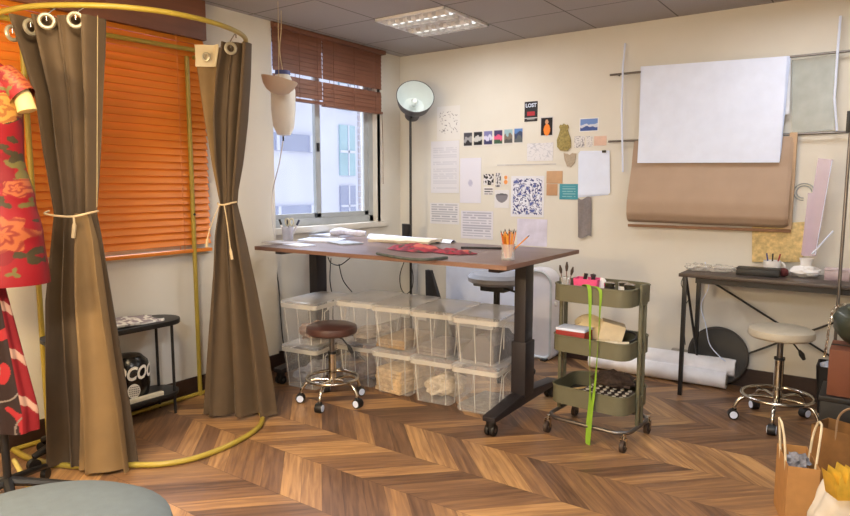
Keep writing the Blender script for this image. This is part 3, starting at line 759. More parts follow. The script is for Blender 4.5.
# left end of desk: clear tumbler with scissors/tools
def tumbler(px, py, label, rad, h):
    p = dl(px, py); r = root('plastic_cup', label, 'cup', p)
    B().lathe([(0, 0), (rad*.8, 0), (rad, h), (rad*.94, h), (rad*.75, .004), (0, .004)]).build('cup_body', mat('frosted_plastic', (210, 210, 222), .3, alpha=.45), r); return p
p = tumbler(288, 242, 'frosted cup holding scissors and markers at the left end of the desk', .045, .11)
for i, (dx, dy, cc, nmm) in enumerate(((-.06, -.01, (24, 22, 24), 'black marker leaning left in the frosted cup'), (-.02, .02, (60, 60, 66), 'dark grey marker upright in the frosted cup'), (.07, .03, (60, 66, 90), 'blue grey marker leaning right in the frosted cup'))):
    rr = root('marker', nmm, 'marker', p+Vector((dx*.2, dy*.2, .008)), 0)
    d = Vector((dx, dy, .155)); B().cyl((0, 0, 0), d*.75, .007).build('barrel', M_white, rr); B().cyl(d*.75, d, .008).build('cap', mat('cap%d' % i, cc, .4), rr)
rr = root('scissors', 'white handled scissors standing in the frosted cup', 'scissors', p+Vector((.01, 0, .008)))
B().cyl((0, 0, 0), (0, 0, .11), .005).build('blade', M_steel, rr)
for s in (-1, 1):
    pts = [Vector((s*.024+.02*math.cos(a)+.0, .01, .138+.026*math.sin(a))) for a in [2*PI*i/16 for i in range(16)]]
    B().tube(pts, .006, 8, closed=True).build('handle', mat('off_white_handle', (216, 212, 190), .5), rr)
tumbler(271, 239, 'clear tumbler beside the curtain at the left end of the desk', .04, .12)

# steam iron bottle hung at the window
hp = onx(283, 90, .32)
r = root('hanging_water_bottle', 'cream water bottle hanging from the ceiling in front of the window', 'bottle', (hp.x, hp.y, 0))
zb = lambda py: onface(283, py, hp).z
B().lathe([(0, zb(136)), (.045, zb(135)), (.072, zb(127)), (.084, zb(110)), (.084, zb(90)), (.06, zb(79)), (.05, zb(75)), (0, zb(74))]).build('tank', mat('cream_plastic', (232, 230, 222), .5, var=.03), r)
B().lathe([(0, zb(75)), (.052, zb(75)), (.052, zb(71)), (0, zb(70.5))]).build('cap', mat('blue_cap', (70, 80, 140), .5), r)
B().tube(smoothpath([(0, 0, zb(70)), (-.012, -.012, zb(50)), (-.004, 0, zb(30)), (0, 0, H)], 5), .0028, 6).build('hanging_cord', M_rope, r)
B().tube(smoothpath([(-.01, 0, zb(134)), (-.008, 0, zb(141))], 3), .006, 6).build('valve', M_black, r)
hz = Vector((hp.x, hp.y, 0))
B().tube(smoothpath([(-.01, 0, zb(140)), onface(279, 165, hp)-hz, onface(273, 190, hp)-hz, onface(272, 215, hp)-hz, dl(275, 240, .01)-hz], 8), .004, 6).build('water_tube', M_white, r)
dp2 = onface(286, 88, hp)-Vector((FW.x, FW.y, 0))*.22
r = root('bowl_shaped_shade', 'pale peach bowl shaped shade hanging in front of the water bottle', 'shade', dp2)
TL = Matrix.Rotation(math.radians(12), 4, Vector((FW.x, FW.y, 0)).normalized())
B().lathe([(0, -.075), (.04, -.07), (.075, -.052), (.10, -.022), (.122, .025), (.118, .027), (.10, .022), (.055, .035), (0, .04)], M=TL, n=32).build('shade_body', mat('peach_felt', (202, 184, 164), .8, var=.04), r)
B().cyl((0, 0, .03), (0.01, .0, H-dp2.z), .002, n=6).build('hanging_string', M_rope, r)

# ------------------------------------------------------------------ floor lamp in the corner
lp = Vector((.42, -.40, 0))
r = root('floor_lamp', 'tall black floor lamp with white lined dish shade in the corner', 'floor lamp', lp)
B().lathe([(0, 0), (.14, 0), (.14, .02), (.02, .03), (0, .03)]).build('base', M_black, r)
B().cyl((0, 0, .02), (0, 0, 1.98), .011, n=12).build('pole', M_black, r)
hc = onface(415, 98, lp+Vector((0, 0, 0)))-lp
n0 = (CAM-lp-hc); n0 = Vector((n0.x, n0.y, 0)).normalized(); nd = (n0+Vector((0, 0, .55))+RT*.12).normalized()
Q = nd.to_track_quat('Z', 'Y').to_matrix().to_4x4()
B().lathe([(.030, -.20), (.050, -.195), (.054, -.12), (.075, -.105), (.108, -.055), (.124, .02), (.121, .02), (.105, -.052), (.07, -.098), (.0, -.10)], c=hc, M=Q @ Matrix.Scale(1.32, 4), n=40, cap=True).build('lamp_shade', mat('charcoal_shade', (62, 62, 68), .4, var=.05), r)
B().lathe([(.1195, .0195), (.103, -.051), (.069, -.094), (0, -.096)], c=hc, M=Q @ Matrix.Scale(1.32, 4), n=40, cap=False).build('shade_lining', mat('white_lining', (196, 206, 206), .35, var=.02), r)
B().lathe([(0, -.094), (.016, -.09), (.03, -.06), (.032, -.035), (.02, -.012), (0, -.006)], c=hc-Vector((0, 0, .01)), M=Q, n=20).build('bulb', mat('bulb_glass', (206, 214, 214), .15, coat=.5, emis=0), r)
B().cyl(hc-nd*.16, (0, 0, 1.96), .012, n=10).build('neck', M_black, r)
a = onface(407, 224, lp)-lp; a2 = onface(406, 240, lp)-lp
q = B().tube([a, a2], [.045, .034], 18).build('reading_shade', M_blackp, r)
B().cyl((a+a2)/2, (0, 0, (a.z+a2.z)/2-.02), .007, n=8).build('reading_arm', M_black, r)
gp = ony(414, 275, -.12)
tag(B().cyl((gp.x, -.12, 0), (gp.x, -.12, .93), .036, n=20).build('grey_conduit', mat('grey_conduit_paint', (168, 170, 172), .6)), 'light grey upright pipe behind the desk near the corner', 'pipe')
a, c = ony(428, 270, -.6), ony(440, 300, -.6)
a = ony(427, 270, -.62); tag(B().prism([(a.x-.02, -.62, a.z), (a.x+.03, -.62, a.z), (a.x+.30, -.62, 0), (a.x-.0, -.62, 0)], (0, .04, 0)).build('folded_easel_board', M_blackp, bevel=.004), 'dark slanted board behind the bins right of the grey pipe', 'board')

# office chair behind the desk
ch = ony(497, 278, -.72)
r = root('office_chair', 'grey office chair with black mechanism behind the desk right leg', 'chair', (ch.x, ch.y, 0))
sz = ch.z
B().lathe([(0, sz-.04), (.17, sz-.045), (.215, sz-.02), (.22, sz+.01), (.19, sz+.035), (0, sz+.04)], n=36).build('seat', mat('light_grey_seat', (150, 152, 160), .7), r)
B().box((0, 0, sz-.07), (.2, .16, .05)).box((-.05, -.02, sz-.055), (.26, .05, .03)).build('mechanism', M_blackp, r, bevel=.008)
B().cyl((.09, -.06, sz-.06), (.2, -.1, sz-.07), .008, n=8).build('lever', M_blackp, r)
B().cyl((0, 0, .1), (0, 0, sz-.08), .024).build('gas_lift', M_blackp, r)
for k in range(5):
    a = 2*PI*k/5+.3; e = Vector((math.cos(a), math.sin(a), 0))
    q = B().tube([(0, 0, .11), e*.15+Vector((0, 0, .10)), e*.27+Vector((0, 0, .07))], [.03, .022, .016], 8).build('leg', M_blackp, r)
    B().cyl(e*.27+Vector((-e.y*.02, e.x*.02, .028)), e*.27+Vector((e.y*.02, -e.x*.02, .028)), .028).build('caster', M_blackp, q)

# white appliance behind desk/cart
hx = ony(541, 355, -.12)
r = root('white_panel_heater', 'tall white rounded appliance standing by the wall behind the desk right leg', 'heater', (1.52, -.13, 0))
def rrect(w, h, rad, n=8, z0=0):
    pts = []
    for cx, cz, a0 in ((w/2-rad, z0+h-rad, 0), (-w/2+rad, z0+h-rad, PI/2), (-w/2+rad, z0+rad*.4, PI), (w/2-rad, z0+rad*.4, 1.5*PI)):
        rr = rad if cz > z0+h/2 else rad*.4
        for k in range(n+1):
            a = a0+PI/2*k/n; ccx = cx if rr == rad else (w/2-rr)*(1 if cx > 0 else -1)
            pts.append((ccx+rr*math.cos(a), cz+rr*math.sin(a)))
    return pts
B().prism([(x, .10, z) for x, z in rrect(.30, .74, .12)], (0, -.16, 0)).build('body', mat('glossy_white', (226, 226, 236), .3, var=.02), r, bevel=.012)
b = B(); pr = rrect(.28, .70, .11, z0=.02); b.tube([(x+.0, -.066, z) for x, z in pr], .010, 8, closed=True); b.build('rim', mat('grey_rim', (190, 198, 206), .4), r)
B().cyl((.146, -.0, .46), (.17, -.0, .46), .02).build('side_knob', M_white, r)
for sx in (-.1, .1): B().box((sx, -.01, .008), (.05, .2, .016)).build('foot', M_blackp, r, bevel=.004)
# white sheet hung low on back wall behind bins
def poster(name, x0, y0, x1, y1, label, m, cat='paper', off=.003, th=.0015, rot=None, paint=None, group=None, n=1):
    p = ony(x0, y0, -off); q = ony(x1, y1, -off); p2 = ony(x0, y1, -off); q2 = ony(x1, y0, -off)
    b = B()
    if paint:
        xl, xr = (p.x+p2.x)/2, (q.x+q2.x)/2; zt, zb = (p.z+q2.z)/2, (q.z+p2.z)/2
        b.grid(lambda u, v: (xl+(xr-xl)*u, -off, zt+(zb-zt)*v), n, int(n*1.2), -th)
        o = b.build(name, vcmat('print_'+name), paint=lambda c: paint((c.x-xl)/(xr-xl), (c.z-zb)/(zt-zb)), smooth=False)
    else:
        xl, xr = (p.x+p2.x)/2, (q.x+q2.x)/2; zt, zb = (p.z+q2.z)/2, (q.z+p2.z)/2
        b.bb(xl, xr, -off, -off+th, zb, zt); o = b.build(name, m, smooth=False)
    return tag(o, label, cat, group)
poster('large_white_sheet', 446, 256, 528, 318, 'large white sheet on the wall seen under the desk', M_paper, off=.012)

# ------------------------------------------------------------------ wall papers
def nz(x, y, s=0): return noise.noise(Vector((x, y, s)))
def lines(u, v, n=14, base=(222, 222, 226), ink=(164, 166, 178), mar=.08, duty=.35):
    if u < mar or u > 1-mar or v < mar or v > 1-mar: return base
    k = v*n; return ink if (k % 1) < duty and nz(u*9, math.floor(k), 3) > -.35 else base
def p_sketch(u, v): return (120, 116, 122) if abs(nz(u*7, v*7, 2)) < .035 and .12 < u < .88 and .2 < v < .85 else (218, 216, 214)
poster('sketch_sheet', 437, 106, 460, 140, 'pencil flower sketch on the wall right of the lamp head', None, paint=p_sketch, n=40)
poster('pattern_sheet', 431, 141, 459, 193, 'tall faintly lined sheet below the flower sketch', None, paint=lambda u, v: lines(u, v, 22, (214, 214, 222), (196, 197, 208)), n=44)
poster('plain_sheet', 460, 158, 481, 203, 'pale lavender sheet right of the tall lined sheet', None, paint=lambda u, v: (180, 180, 205) if math.hypot(u-.5, (v-.45)*1.8) < .12 else (216, 216, 230), n=24)
poster('timetable_sheet', 430, 203, 459, 224, 'small grey striped chart above the desk, leftmost on the wall', None, paint=lambda u, v: lines(u, v, 9, (216, 216, 222), (166, 168, 180), .06, .5), n=48)
poster('striped_chart', 461, 211, 493, 239, 'grey striped chart just above the desk, right of the smaller chart', None, paint=lambda u, v: lines(u, v, 11, (214, 214, 226), (168, 170, 188), .05, .5), n=48)
def pic(seed, a, b2, c3):
    def f(u, v):
        if v < .06 or v > .94 or u < .06 or u > .94: return (214, 212, 210)
        t = v+.25*nz(u*3, v*3, seed); return a if t > .62 else (b2 if t > .35 else c3)
    return f
ph = [((70, 70, 78), (150, 150, 154), (50, 48, 52), 'grey snapshot, leftmost of the row of six'), ((40, 40, 44), (190, 190, 190), (30, 30, 32), 'black and white snapshot, second of the row of six'), ((120, 120, 170), (200, 200, 225), (60, 60, 100), 'blue violet snapshot, third of the row of six'), ((70, 60, 100), (216, 90, 130), (60, 90, 70), 'pink and violet snapshot, fourth of the row of six'), ((150, 180, 190), (120, 110, 100), (80, 80, 80), 'pale landscape snapshot, fifth of the row of six'), ((90, 130, 190), (60, 70, 100), (90, 96, 100), 'blue sky snapshot, rightmost of the row of six')]
for i, (a, b2, c3, l) in enumerate(ph):
    x0 = 463.5+i*10.1; dy = -.85*i
    poster('snapshot', x0, 131.5+dy, x0+8.8, 147+dy*.8, l, None, 'photo', paint=pic(i*3.3, a, b2, c3), n=16, group='row of six snapshots')
poster('ink_drawing', 483.5, 174, 493.5, 185, 'small dark ink drawing left of the blue floral print', None, 'drawing', paint=lambda u, v: (40, 40, 46) if nz(u*5, v*5, 8) > -.02 else (216, 214, 218), n=18)
poster('ink_card', 495.5, 173, 501, 187, 'narrow dark ink card right of the small ink drawing', None, 'card', paint=lambda u, v: (90, 90, 98) if nz(u*4, v*8, 11) > .0 else (214, 212, 214), n=14)
poster('caption_card', 483.5, 187, 493.5, 195, 'little captioned card under the small ink drawing', None, 'card', paint=lambda u, v: lines(u, v, 3, (220, 218, 220), (80, 80, 86), .1, .5), n=16)
poster('orange_card', 503, 175, 508.5, 185, 'tiny card with orange blots beside the blue floral print', None, 'card', paint=lambda u, v: (226, 150, 80) if math.hypot(u-.5, (v-.3)*1.5) < .33 or math.hypot(u-.5, (v-.75)*1.5) < .3 else (220, 216, 214), n=16)
poster('bowl_drawing', 494.5, 190, 509, 208, 'drawing of a grey bowl left of the blue floral print', None, 'drawing', paint=lambda u, v: ((126, 124, 134) if math.hypot(u-.5, v-.72) < .42 and v < .72 else ((90, 90, 98) if math.hypot((u-.5)/.42, (v-.72)/.09) < 1 else (216, 216, 222))), n=30)
def p_blue(u, v):
    if min(u, 1-u, v, 1-v) < .06: return (218, 220, 230)
    a = nz(u*9, v*10, 4); b2 = nz(u*17+3, v*19, 9)
    if abs(a) < .10 and b2 > -.25: return (52, 60, 124)
    if a > .30: return (84, 96, 160)
    if b2 > .38: return (60, 66, 120)
    return (220, 224, 238)
poster('blue_floral_print', 511, 176, 544, 217, 'blue and white floral print pinned in the middle of the wall', None, 'print', paint=p_blue, n=90)
o = poster('dark_poster', 524.5, 101.5, 537.5, 121.5, 'small black poster with red band, upper right of the snapshots', None, 'poster', paint=lambda u, v: ((168, 50, 60) if .3 < v < .5 and .2 < u < .8 else ((190, 190, 194) if .16 < v < .2 or .1 < v < .12 and .2 < u < .8 else (48, 46, 50))), n=36)
pc = (ony(531, 105.5, -.005)); text_mesh('poster_lettering', 'LOST', .042, M_paper, o, Matrix.Translation(Vector((pc.x, -.0048, pc.z))-Vector(o.location)) @ Matrix.Rotation(PI/2, 4, 'X'), .0003, 0, .001)
poster('figure_poster', 540.5, 116.5, 553, 136, 'black poster with orange figure right of the dark red banded poster', None, 'poster', paint=lambda u, v: ((228, 130, 50) if math.hypot((u-.52)/.26, (v-.32)/.3) < 1 else ((196, 150, 120) if math.hypot((u-.5)/.13, (v-.72)/.12) < 1 else ((200, 200, 204) if min(u, 1-u, v, 1-v) < .05 else (30, 28, 32)))), n=34)
poster('faint_sketch_sheet', 527, 143, 553, 161, 'white sheet with faint sketches below the black posters', None, paint=lambda u, v: (188, 190, 200) if abs(nz(u*6, v*4, 6)) < .05 else (214, 214, 220), n=34)
# olive lace bear shape
bp = [(563.6, 123.5), (566, 125), (567.5, 124.5), (568.5, 127), (567.5, 130), (568.8, 134), (570.6, 140), (570.6, 147), (567.5, 150.5), (564, 150.8), (560, 150.5), (557, 147), (556.7, 140), (558.8, 134), (560, 130), (559, 127), (560, 124.5), (561.8, 125)]
tag(B().prism([ony(x, y, -.012) for x, y in bp], (0, .010, 0)).build('lace_bear', mat('olive_lace', (150, 136, 84), .9, var=.35, scale=60), bevel=.002), 'olive green lace bear-shaped ornament on the wall', 'ornament')
poster('seascape_postcard', 579.5, 118, 598.5, 131.5, 'blue seascape postcard at the upper right of the pinned papers', None, 'postcard', paint=lambda u, v: ((226, 228, 232) if min(u, 1-u, v, 1-v) < .05 else ((70, 90, 150) if v+.15*nz(u*4, 0) < .35 else ((200, 206, 222) if v+.2*nz(u*5, v*4, 3) < .55 else (110, 140, 200)))), n=36)
poster('sketch_card', 574.5, 136, 584.5, 147.5, 'small grey sketch card below the seascape postcard', None, 'card', paint=lambda u, v: (130, 130, 140) if abs(nz(u*5, v*5, 7)) < .09 else (214, 212, 214), n=18)
poster('sketch_card', 586, 136, 592.5, 147, 'narrow pale card right of the small grey sketch card', None, 'card', paint=lambda u, v: (160, 160, 168) if abs(nz(u*5, v*5, 17)) < .07 else (216, 214, 214), n=16)
poster('pink_card', 594, 136, 606.5, 145.5, 'small pinkish card above the hanging white pad', mat('blush_card', (216, 184, 168), .8), 'card')
hp2 = [(563.5, 153), (567, 153.5), (569.5, 155), (572, 153), (576, 153.5), (575.5, 158), (574.5, 163), (571, 167), (567, 166.5), (564.5, 160)]
tag(B().prism([ony(x, y, -.008) for x, y in hp2], (0, .006, 0)).build('fabric_swatch', mat('tan_swatch', (170, 156, 138), .9, var=.15, scale=60)), 'tan heart-like fabric swatch above the kraft swatches', 'swatch')
poster('kraft_swatch', 546.5, 171, 562.5, 183.5, 'upper kraft brown swatch right of the blue floral print', mat('kraft_swatch', (188, 152, 118), .8), 'swatch', group='kraft swatches')
poster('kraft_swatch', 546.5, 184, 557.5, 195.5, 'lower kraft brown swatch right of the blue floral print', mat('kraft_swatch2', (182, 142, 108), .8), 'swatch', group='kraft swatches')
poster('teal_card', 559.5, 184, 578.5, 199.5, 'teal card with pale writing beneath the kraft swatches', None, 'card', paint=lambda u, v: lines(u, v, 6, (70, 146, 164), (150, 196, 206), .15, .3), n=36)
r = root('hanging_pad', 'pad of white pattern paper hanging right of the teal card', 'paper pad', (0, 0, 0))
poster_pts = [(580, 151), (609.5, 150.5), (610, 193), (579.5, 195.5)]
for i in range(3):
    B().prism([ony(x-i*.8, y+i*1.0, -.004-.003*(2-i)) for x, y in poster_pts], (0, .002, 0)).build('sheet', M_paper, r)
B().box(tuple(ony(604, 151.5, -.014)), (.03, .012, .018)).build('clip', M_black, r, bevel=.002)
r.location = ony(595, 195, 0); [setattr(c, 'location', -r.location) for c in COL.objects if c.parent == r]
tag(B().grid(lambda u, v: ony(578+13.5*u, 198+39*v+1.5*math.sin(u*6), -.012-.004*math.sin(u*9+v*3)), 14, 20, .003).build('grey_fabric_strip', mat('grey_felt', (128, 122, 124), .9, var=.1, scale=60), ang=80), 'dark grey fabric strip hanging below the white pad', 'fabric')
poster('lavender_sheet', 517, 219, 547, 246, 'lavender sheet low on the wall behind the pencil jar', mat('lavender_paper', (206, 204, 226), .8))
poster('washi_strip', 497, 164, 556, 165.2, 'thin white cord strung across the wall above the blue print', mat('cord_white', (190, 188, 190), .8), 'cord')

# ------------------------------------------------------------------ rods with paper rolls on the back wall
def rod(px0, py0, x1, z, label, off):
    p = ony(px0, py0, -off)
    r = root('wall_rod', label, 'rod', (p.x, -off, p.z), 0, 'horizontal rods on the wall')
    B().cyl((0, 0, 0), (x1-p.x, 0, 0), .008, n=10).build('bar', M_steel, r)
    for xx in (.05, x1-p.x-.3):
        B().cyl((xx, 0, 0), (xx, off, 0), .006, n=8).build('bracket', M_steel, r)
    return p
rod(610, 75, 3.95, 0, 'upper steel rod holding the white pattern paper', .07)
rod(608.5, 141.5, 3.95, 0, 'lower steel rod behind the brown pattern paper', .05)
for i, (px, lab, y1) in enumerate(((623, 'white strap hanging left of the white pattern paper', 172), (837, 'white strap hanging at the far right of the rods', 131))):
    p0 = ony(px, 60, -.085); p1 = ony(px, y1, -.06)
    tag(B().tube([(p0.x, -.05, 2.45), (p0.x, -.083, 2.28), (p0.x, -.075, 1.95), (p1.x, -.064, p1.z)], .0075, 6).build('strap', M_paper), lab, 'strap', 'white straps on the rods')
p0, p1 = ony(642, 66, -.09), ony(790, 56, -.09)
r = root('white_pattern_paper', 'large stack of white pattern paper hung over the upper rod', 'paper', ((p0.x+p1.x)/2, -.09, 1.5))
R0 = Vector(r.location)
for i in range(7):
    pts = [(642.5-.3*i, 66.5), (790.5-1.6*(6-i)*.35, 56), (779.5+.9*i*.3, 162.5-1.6*i), (637.2+.2*i, 163-1.5*i)]
    B().prism([ony(x, y, -.105+.005*i)-R0 for x, y in pts], (0, .0018, 0)).build('sheet', M_paper, r)
B().prism([ony(x, y, -.066)-R0 for x, y in [(780, 57), (791, 56), (789.5, 113), (778, 118)]], (0, .002, 0)).build('back_sheet', mat('pale_blue_paper', (204, 210, 222), .8), r)
# brown paper draped loop
bl, brr = ony(625.5, 200, -.12).x, ony(786, 200, -.12).x
zt2, zbb = 1.72, 1.14
def loop(u, v, s=0, m=1):
    L = [(-.062, zt2), (-.072, 1.62), (-.080, 1.52), (-.118, 1.38), (-.135, 1.28), (-.125, 1.19), (-.095, 1.15), (-.06, 1.135), (-.035, 1.13)]
    k = v*(len(L)-1); i = min(int(k), len(L)-2); t = k-i
    y = L[i][0]+(L[i+1][0]-L[i][0])*t; z = L[i][1]+(L[i+1][1]-L[i][1])*t
    return Vector((bl+s+(brr-bl)*u+.03*(1-v)*(1-u), y+s*.5, z+.010*(1-u)+s*.4))
r = root('brown_pattern_paper', 'large brown pattern paper folded in a loop below the white paper', 'paper', ((bl+brr)/2, -.1, 1.12))
R0 = Vector(r.location)
for i in range(4):
    offb(B().grid(lambda u, v: loop(u, v, .006*i), 20, 35, .003), R0).build('sheet', M_brownp, r, ang=60)
offb(B().bb(bl-.0, brr+.03, -.05, -.03, 1.098, 1.118), R0).build('lower_edge', mat('dark_kraft', (140, 106, 82), .8), r, bevel=.003)
offb(B().bb(brr-.01, brr+.035, -.06, -.03, 1.12, 1.75), R0).build('side_edge', mat('mid_kraft', (190, 162, 132), .8), r, bevel=.003)
tag(B().prism([ony(x, y, -.03) for x, y in [(792, 60), (839, 54), (834, 130), (792, 133)]], (0, .003, 0)).build('clear_plastic_sheet', mat('tinted_plastic', (190, 198, 196), .25, alpha=.45)), 'pale clear plastic sheet hanging right of the white paper', 'plastic sheet')

# ------------------------------------------------------------------ sewing desk at right
M_dtop = mat('dark_desk_top', (70, 60, 56), .4, var=.15, scale=5, stretch=(.4, 4, 1))
DZ2 = .83; X0 = 2.70; X1 = 4.1; Y0 = -.49; Y1 = -.03
r = root('sewing_desk', 'dark topped desk with black metal legs against the back wall', 'desk', ((X0+X1)/2, (Y0+Y1)/2, 0))
R0 = Vector(r.location)
offb(B().bb(X0, X1, Y0, Y1, DZ2-.022, DZ2), R0).build('tabletop', M_dtop, r, bevel=.002)
offb(B().bb(X0+.1, X1-.05, Y0+.03, Y0+.055, DZ2-.06, DZ2-.022), R0).build('rail', M_black, r)
for x in (X0+.035, X1-.05):
    for y in (Y0+.03, Y1-.03):
        offb(B().box((x, y, (DZ2-.022)/2), (.026, .026, DZ2-.022)), R0).build('leg', M_black, r, bevel=.002)
offb(B().cyl((X0+.04, Y0+.04, DZ2-.03), (X0+.05, Y1-.03, .16), .009, n=8), R0).build('side_brace', M_black, r)
offb(B().cyl((X0+.03, Y1-.012, DZ2-.05), (X1-.1, Y1-.012, .05), .007, n=8), R0).build('cross_brace', M_black, r)
offb(B().cyl((X1-.1, Y1-.024, DZ2-.05), (X0+.03, Y1-.024, .05), .007, n=8), R0).build('cross_brace', M_black, r)
def d2(px, py, z=0): return onz(px, py, DZ2+z)
def d2y(px, Y):  # point on top of the sewing desk on the column px at depth Y
    d = ray(px, 265); return Vector((CAM.x+d.x*(Y-CAM.y)/d.y, Y, DZ2))
# gold board
tag(B().prism([ony(x, y, -.022) for x, y in [(752, 224), (805, 222), (803, 262), (752, 262)]], (0, .018, 0)).build('cork_board', mat('gold_mottled_board', (206, 182, 128), .7, var=.28, scale=40), bevel=.002), 'mottled gold board leaning on the wall behind the white mug', 'board')
# black case
p = d2y(759, -.30)
r = root('black_case', 'long flat black case on the sewing desk', 'case', p, .03)
B().box((0, 0, .022), (.25, .12, .042)).build('case_body', M_blackp, r, bevel=.008)
B().box((0, 0, .046), (.252, .122, .008)).build('lid', M_blackp, r, bevel=.003)
# white mug
p = d2y(772, -.18)
r = root('white_mug', 'white mug with pens behind the black case', 'mug', p)
B().lathe([(0, 0), (.038, 0), (.048, .02), (.052, .09), (.048, .09), (.044, .02), (0, .012)]).build('mug_body', M_white, r)
B().tube([(.05+.025*math.sin(a), .0, .05+.03*math.cos(a)) for a in [PI*i/10 for i in range(11)]], .006, 8).build('handle', M_white, r)
for i, (dx, cc, l) in enumerate(((-.015, (60, 60, 120), 'blue pen in the white mug'), (.0, (30, 30, 30), 'black pen in the white mug'), (.018, (150, 40, 50), 'red pen in the white mug'))):
    tag(B().cyl(p+Vector((dx, 0, .015)), p+Vector((dx*2.4, .01, .135)), .0045, n=8).build('pen', mat('pen%d' % i, cc, .4)), l, 'pen')
p = d2y(784, -.27)
tag(B().blob(p+Vector((0, 0, .028)), (.03, .028, .028), amp=.1).build('maroon_pincushion', mat('maroon_wool', (88, 36, 36), .9, var=.2, scale=60)), 'maroon pincushion right of the black case', 'pincushion')
# white crumpled base holding clear rulers
p = d2y(806, -.20)
r = root('white_tape_pot', 'white crumpled paper pot holding the tall clear rulers', 'pot', p)
B().blob((0, 0, .035), (.085, .06, .04), amp=.35, fr=2.5, seed=2, flat=-.034).build('crumpled_paper', M_white, r)
B().lathe([(.035, .04), (.032, .09), (.04, .12), (.036, .12), (.028, .09), (.03, .05)]).build('neck', M_white, r)
M_acr = mat('lilac_acrylic', (206, 186, 212), .15, alpha=.42, var=.04)
for i, (pts, l, Yv) in enumerate((([(818, 158), (833, 159.5), (816, 256), (802, 256)], 'wide lilac clear ruler standing in the white pot, tallest', -.20), ([(808, 193), (815, 193), (810, 255), (801, 255)], 'narrow lilac clear ruler standing left of the tall one', -.185))):
    o = tag(B().prism([ony(x, y, Yv) for x, y in pts], (0, .004, 0)).build('clear_ruler', M_acr, smooth=False), l, 'ruler', 'clear rulers in the white pot')
    b = B()
    a0, a1 = ony(pts[1][0]-.8, pts[1][1]+1, Yv-.001), ony(pts[2][0]-.8, pts[2][1]-1, Yv-.001)
    b.cyl(a0-o.location, a1-o.location, .0022, n=6); b.build('white_edge', M_paper, o)
a0, a1 = ony(812, 254, -.24), ony(833, 231, -.24)
tag(B().cyl(a0, a1, .005, n=8).build('white_stick', M_paper), 'thin white stick leaning out of the white pot', 'stick')
# clear curve ruler on wall
b = B()
for rr in (.055, .04):
    c = ony(804, 192, -.006); b.tube([(c.x+rr*math.cos(a)*1.1, -.006, c.z+rr*math.sin(a)) for a in [PI*1.5*i/24 for i in range(25)]], .0035, 6)
tag(b.build('curve_ruler', mat('clear_curve', (176, 184, 186), .2, alpha=.6)), 'clear curved ruler on the wall left of the lilac rulers', 'ruler')
# clear container
p = d2y(838, -.22)
r = root('clear_container', 'pinkish clear container at the right end of the sewing desk', 'container', p)
B().box((0, 0, .03), (.13, .12, .06)).build('tub', mat('pink_clear', (206, 186, 198), .3, alpha=.5), r, bevel=.006)
B().box((0, 0, .064), (.136, .126, .008)).build('lid', mat('pink_clear_lid', (214, 196, 206), .3, alpha=.6), r, bevel=.003)
# plastic bags
M_film = mat('clear_film', (216, 210, 200), .12, alpha=.28)
for i, (px, Yv, sx, l) in enumerate(((700, -.25, .09, 'crumpled clear plastic bag at the left end of the sewing desk'), (722, -.24, .08, 'crumpled clear plastic bag beside the black case'))):
    p = d2y(px, Yv); tag(B().blob(p+Vector((0, 0, .02)), (sx, .08, .026), amp=.6, fr=4, seed=i+3, flat=-.019).build('plastic_bag', M_film), l, 'plastic bag', 'clear bags on the sewing desk')
# round black disc on wall
c = ony(718, 353, -.05)
r = root('black_disc', 'large round black disc leaning on the wall under the sewing desk', 'disc', (c.x, -.09, 0))
Md = Matrix.Translation((0, .03, .21)) @ Matrix.Rotation(math.radians(90-8), 4, 'X')
B().lathe([(0, -.008), (.195, -.008), (.2, 0), (.195, .008), (0, .008)], n=56).build('disc_body', M_blackp, r).data.transform(Md)
b = B().tube([Vector((.192*math.cos(a), .192*math.sin(a), 0)) for a in [2*PI*i/56 for i in range(56)]], .0105, 8, closed=True).build('rim', mat('grey_rim_dark', (60, 56, 54), .6), r); b.data.transform(Md)
# white rolled bundle
r = root('white_wrapped_roll', 'long bundle of white paper lying on the floor under the sewing desk', 'paper roll', (2.55, -.3, 0))
R0 = Vector(r.location); M_wrap = mat('white_wrap', (240, 240, 246), .55, var=.05, scale=14, bump=.4, bscale=14)
a0, a1 = onz(588, 368, 0), onz(724, 390, 0); a0.z = a1.z = 0
def roll(A, Bp, rad, name, zc, n=28, crush=.1):
    b = B(); rs = []; ax = (Bp-A).normalized(); sd = Vector((-ax.y, ax.x, 0))
    for i in range(19):
        c = A+(Bp-A)*i/18
        rs.append([c+sd*(rad*math.cos(2*PI*k/n))*1.15+Vector((0, 0, max(.002, zc+rad*math.sin(2*PI*k/n)*(1+crush*noise.noise(Vector((i*.5, k*.6, zc*10))))))) for k in range(n)])
    b.rings(rs); return offb(b, R0).build(name, M_wrap, r, ang=60)
sd = Vector((.15, .98, 0)); a0 -= sd*.03; a1 -= sd*.03
roll(a0+sd*.07, a1+sd*.07, .060, 'front_roll', .062)
roll(a0+sd*.15+Vector((.02, 0, 0)), a1+sd*.15+Vector((.03, 0, 0)), .062, 'back_roll', .135)
b = B(); ex = a1+sd*.07-R0
b.cyl(ex+Vector((.0, 0, .06)), ex+Vector((.004, 0, .06)), .036).build('roll_core', mat('grey_core', (150, 146, 140), .8), r)
tag(B().box((2.64, -.02, .17), (.16, .035, .07)).build('wall_socket', mat('grey_socket', (150, 144, 134), .6), bevel=.004), 'grey double socket box low on the wall behind the white roll', 'socket')
cable([ony(705, 262, -.06), (2.80, -.05, .70), (2.76, -.07, .56), (2.80, -.08, .42), (2.84, -.13, .3), (2.92, -.2, .24), (2.97, -.24, .22)], 'white cable curling down past the black disc', .0035, M_paper)
cable([(2.66, -.1, .8), (2.62, -.08, .70), (2.67, -.06, .6), (2.64, -.06, .5), (2.66, -.05, .25)], 'thin black cable hanging at the left end of the sewing desk', .003)

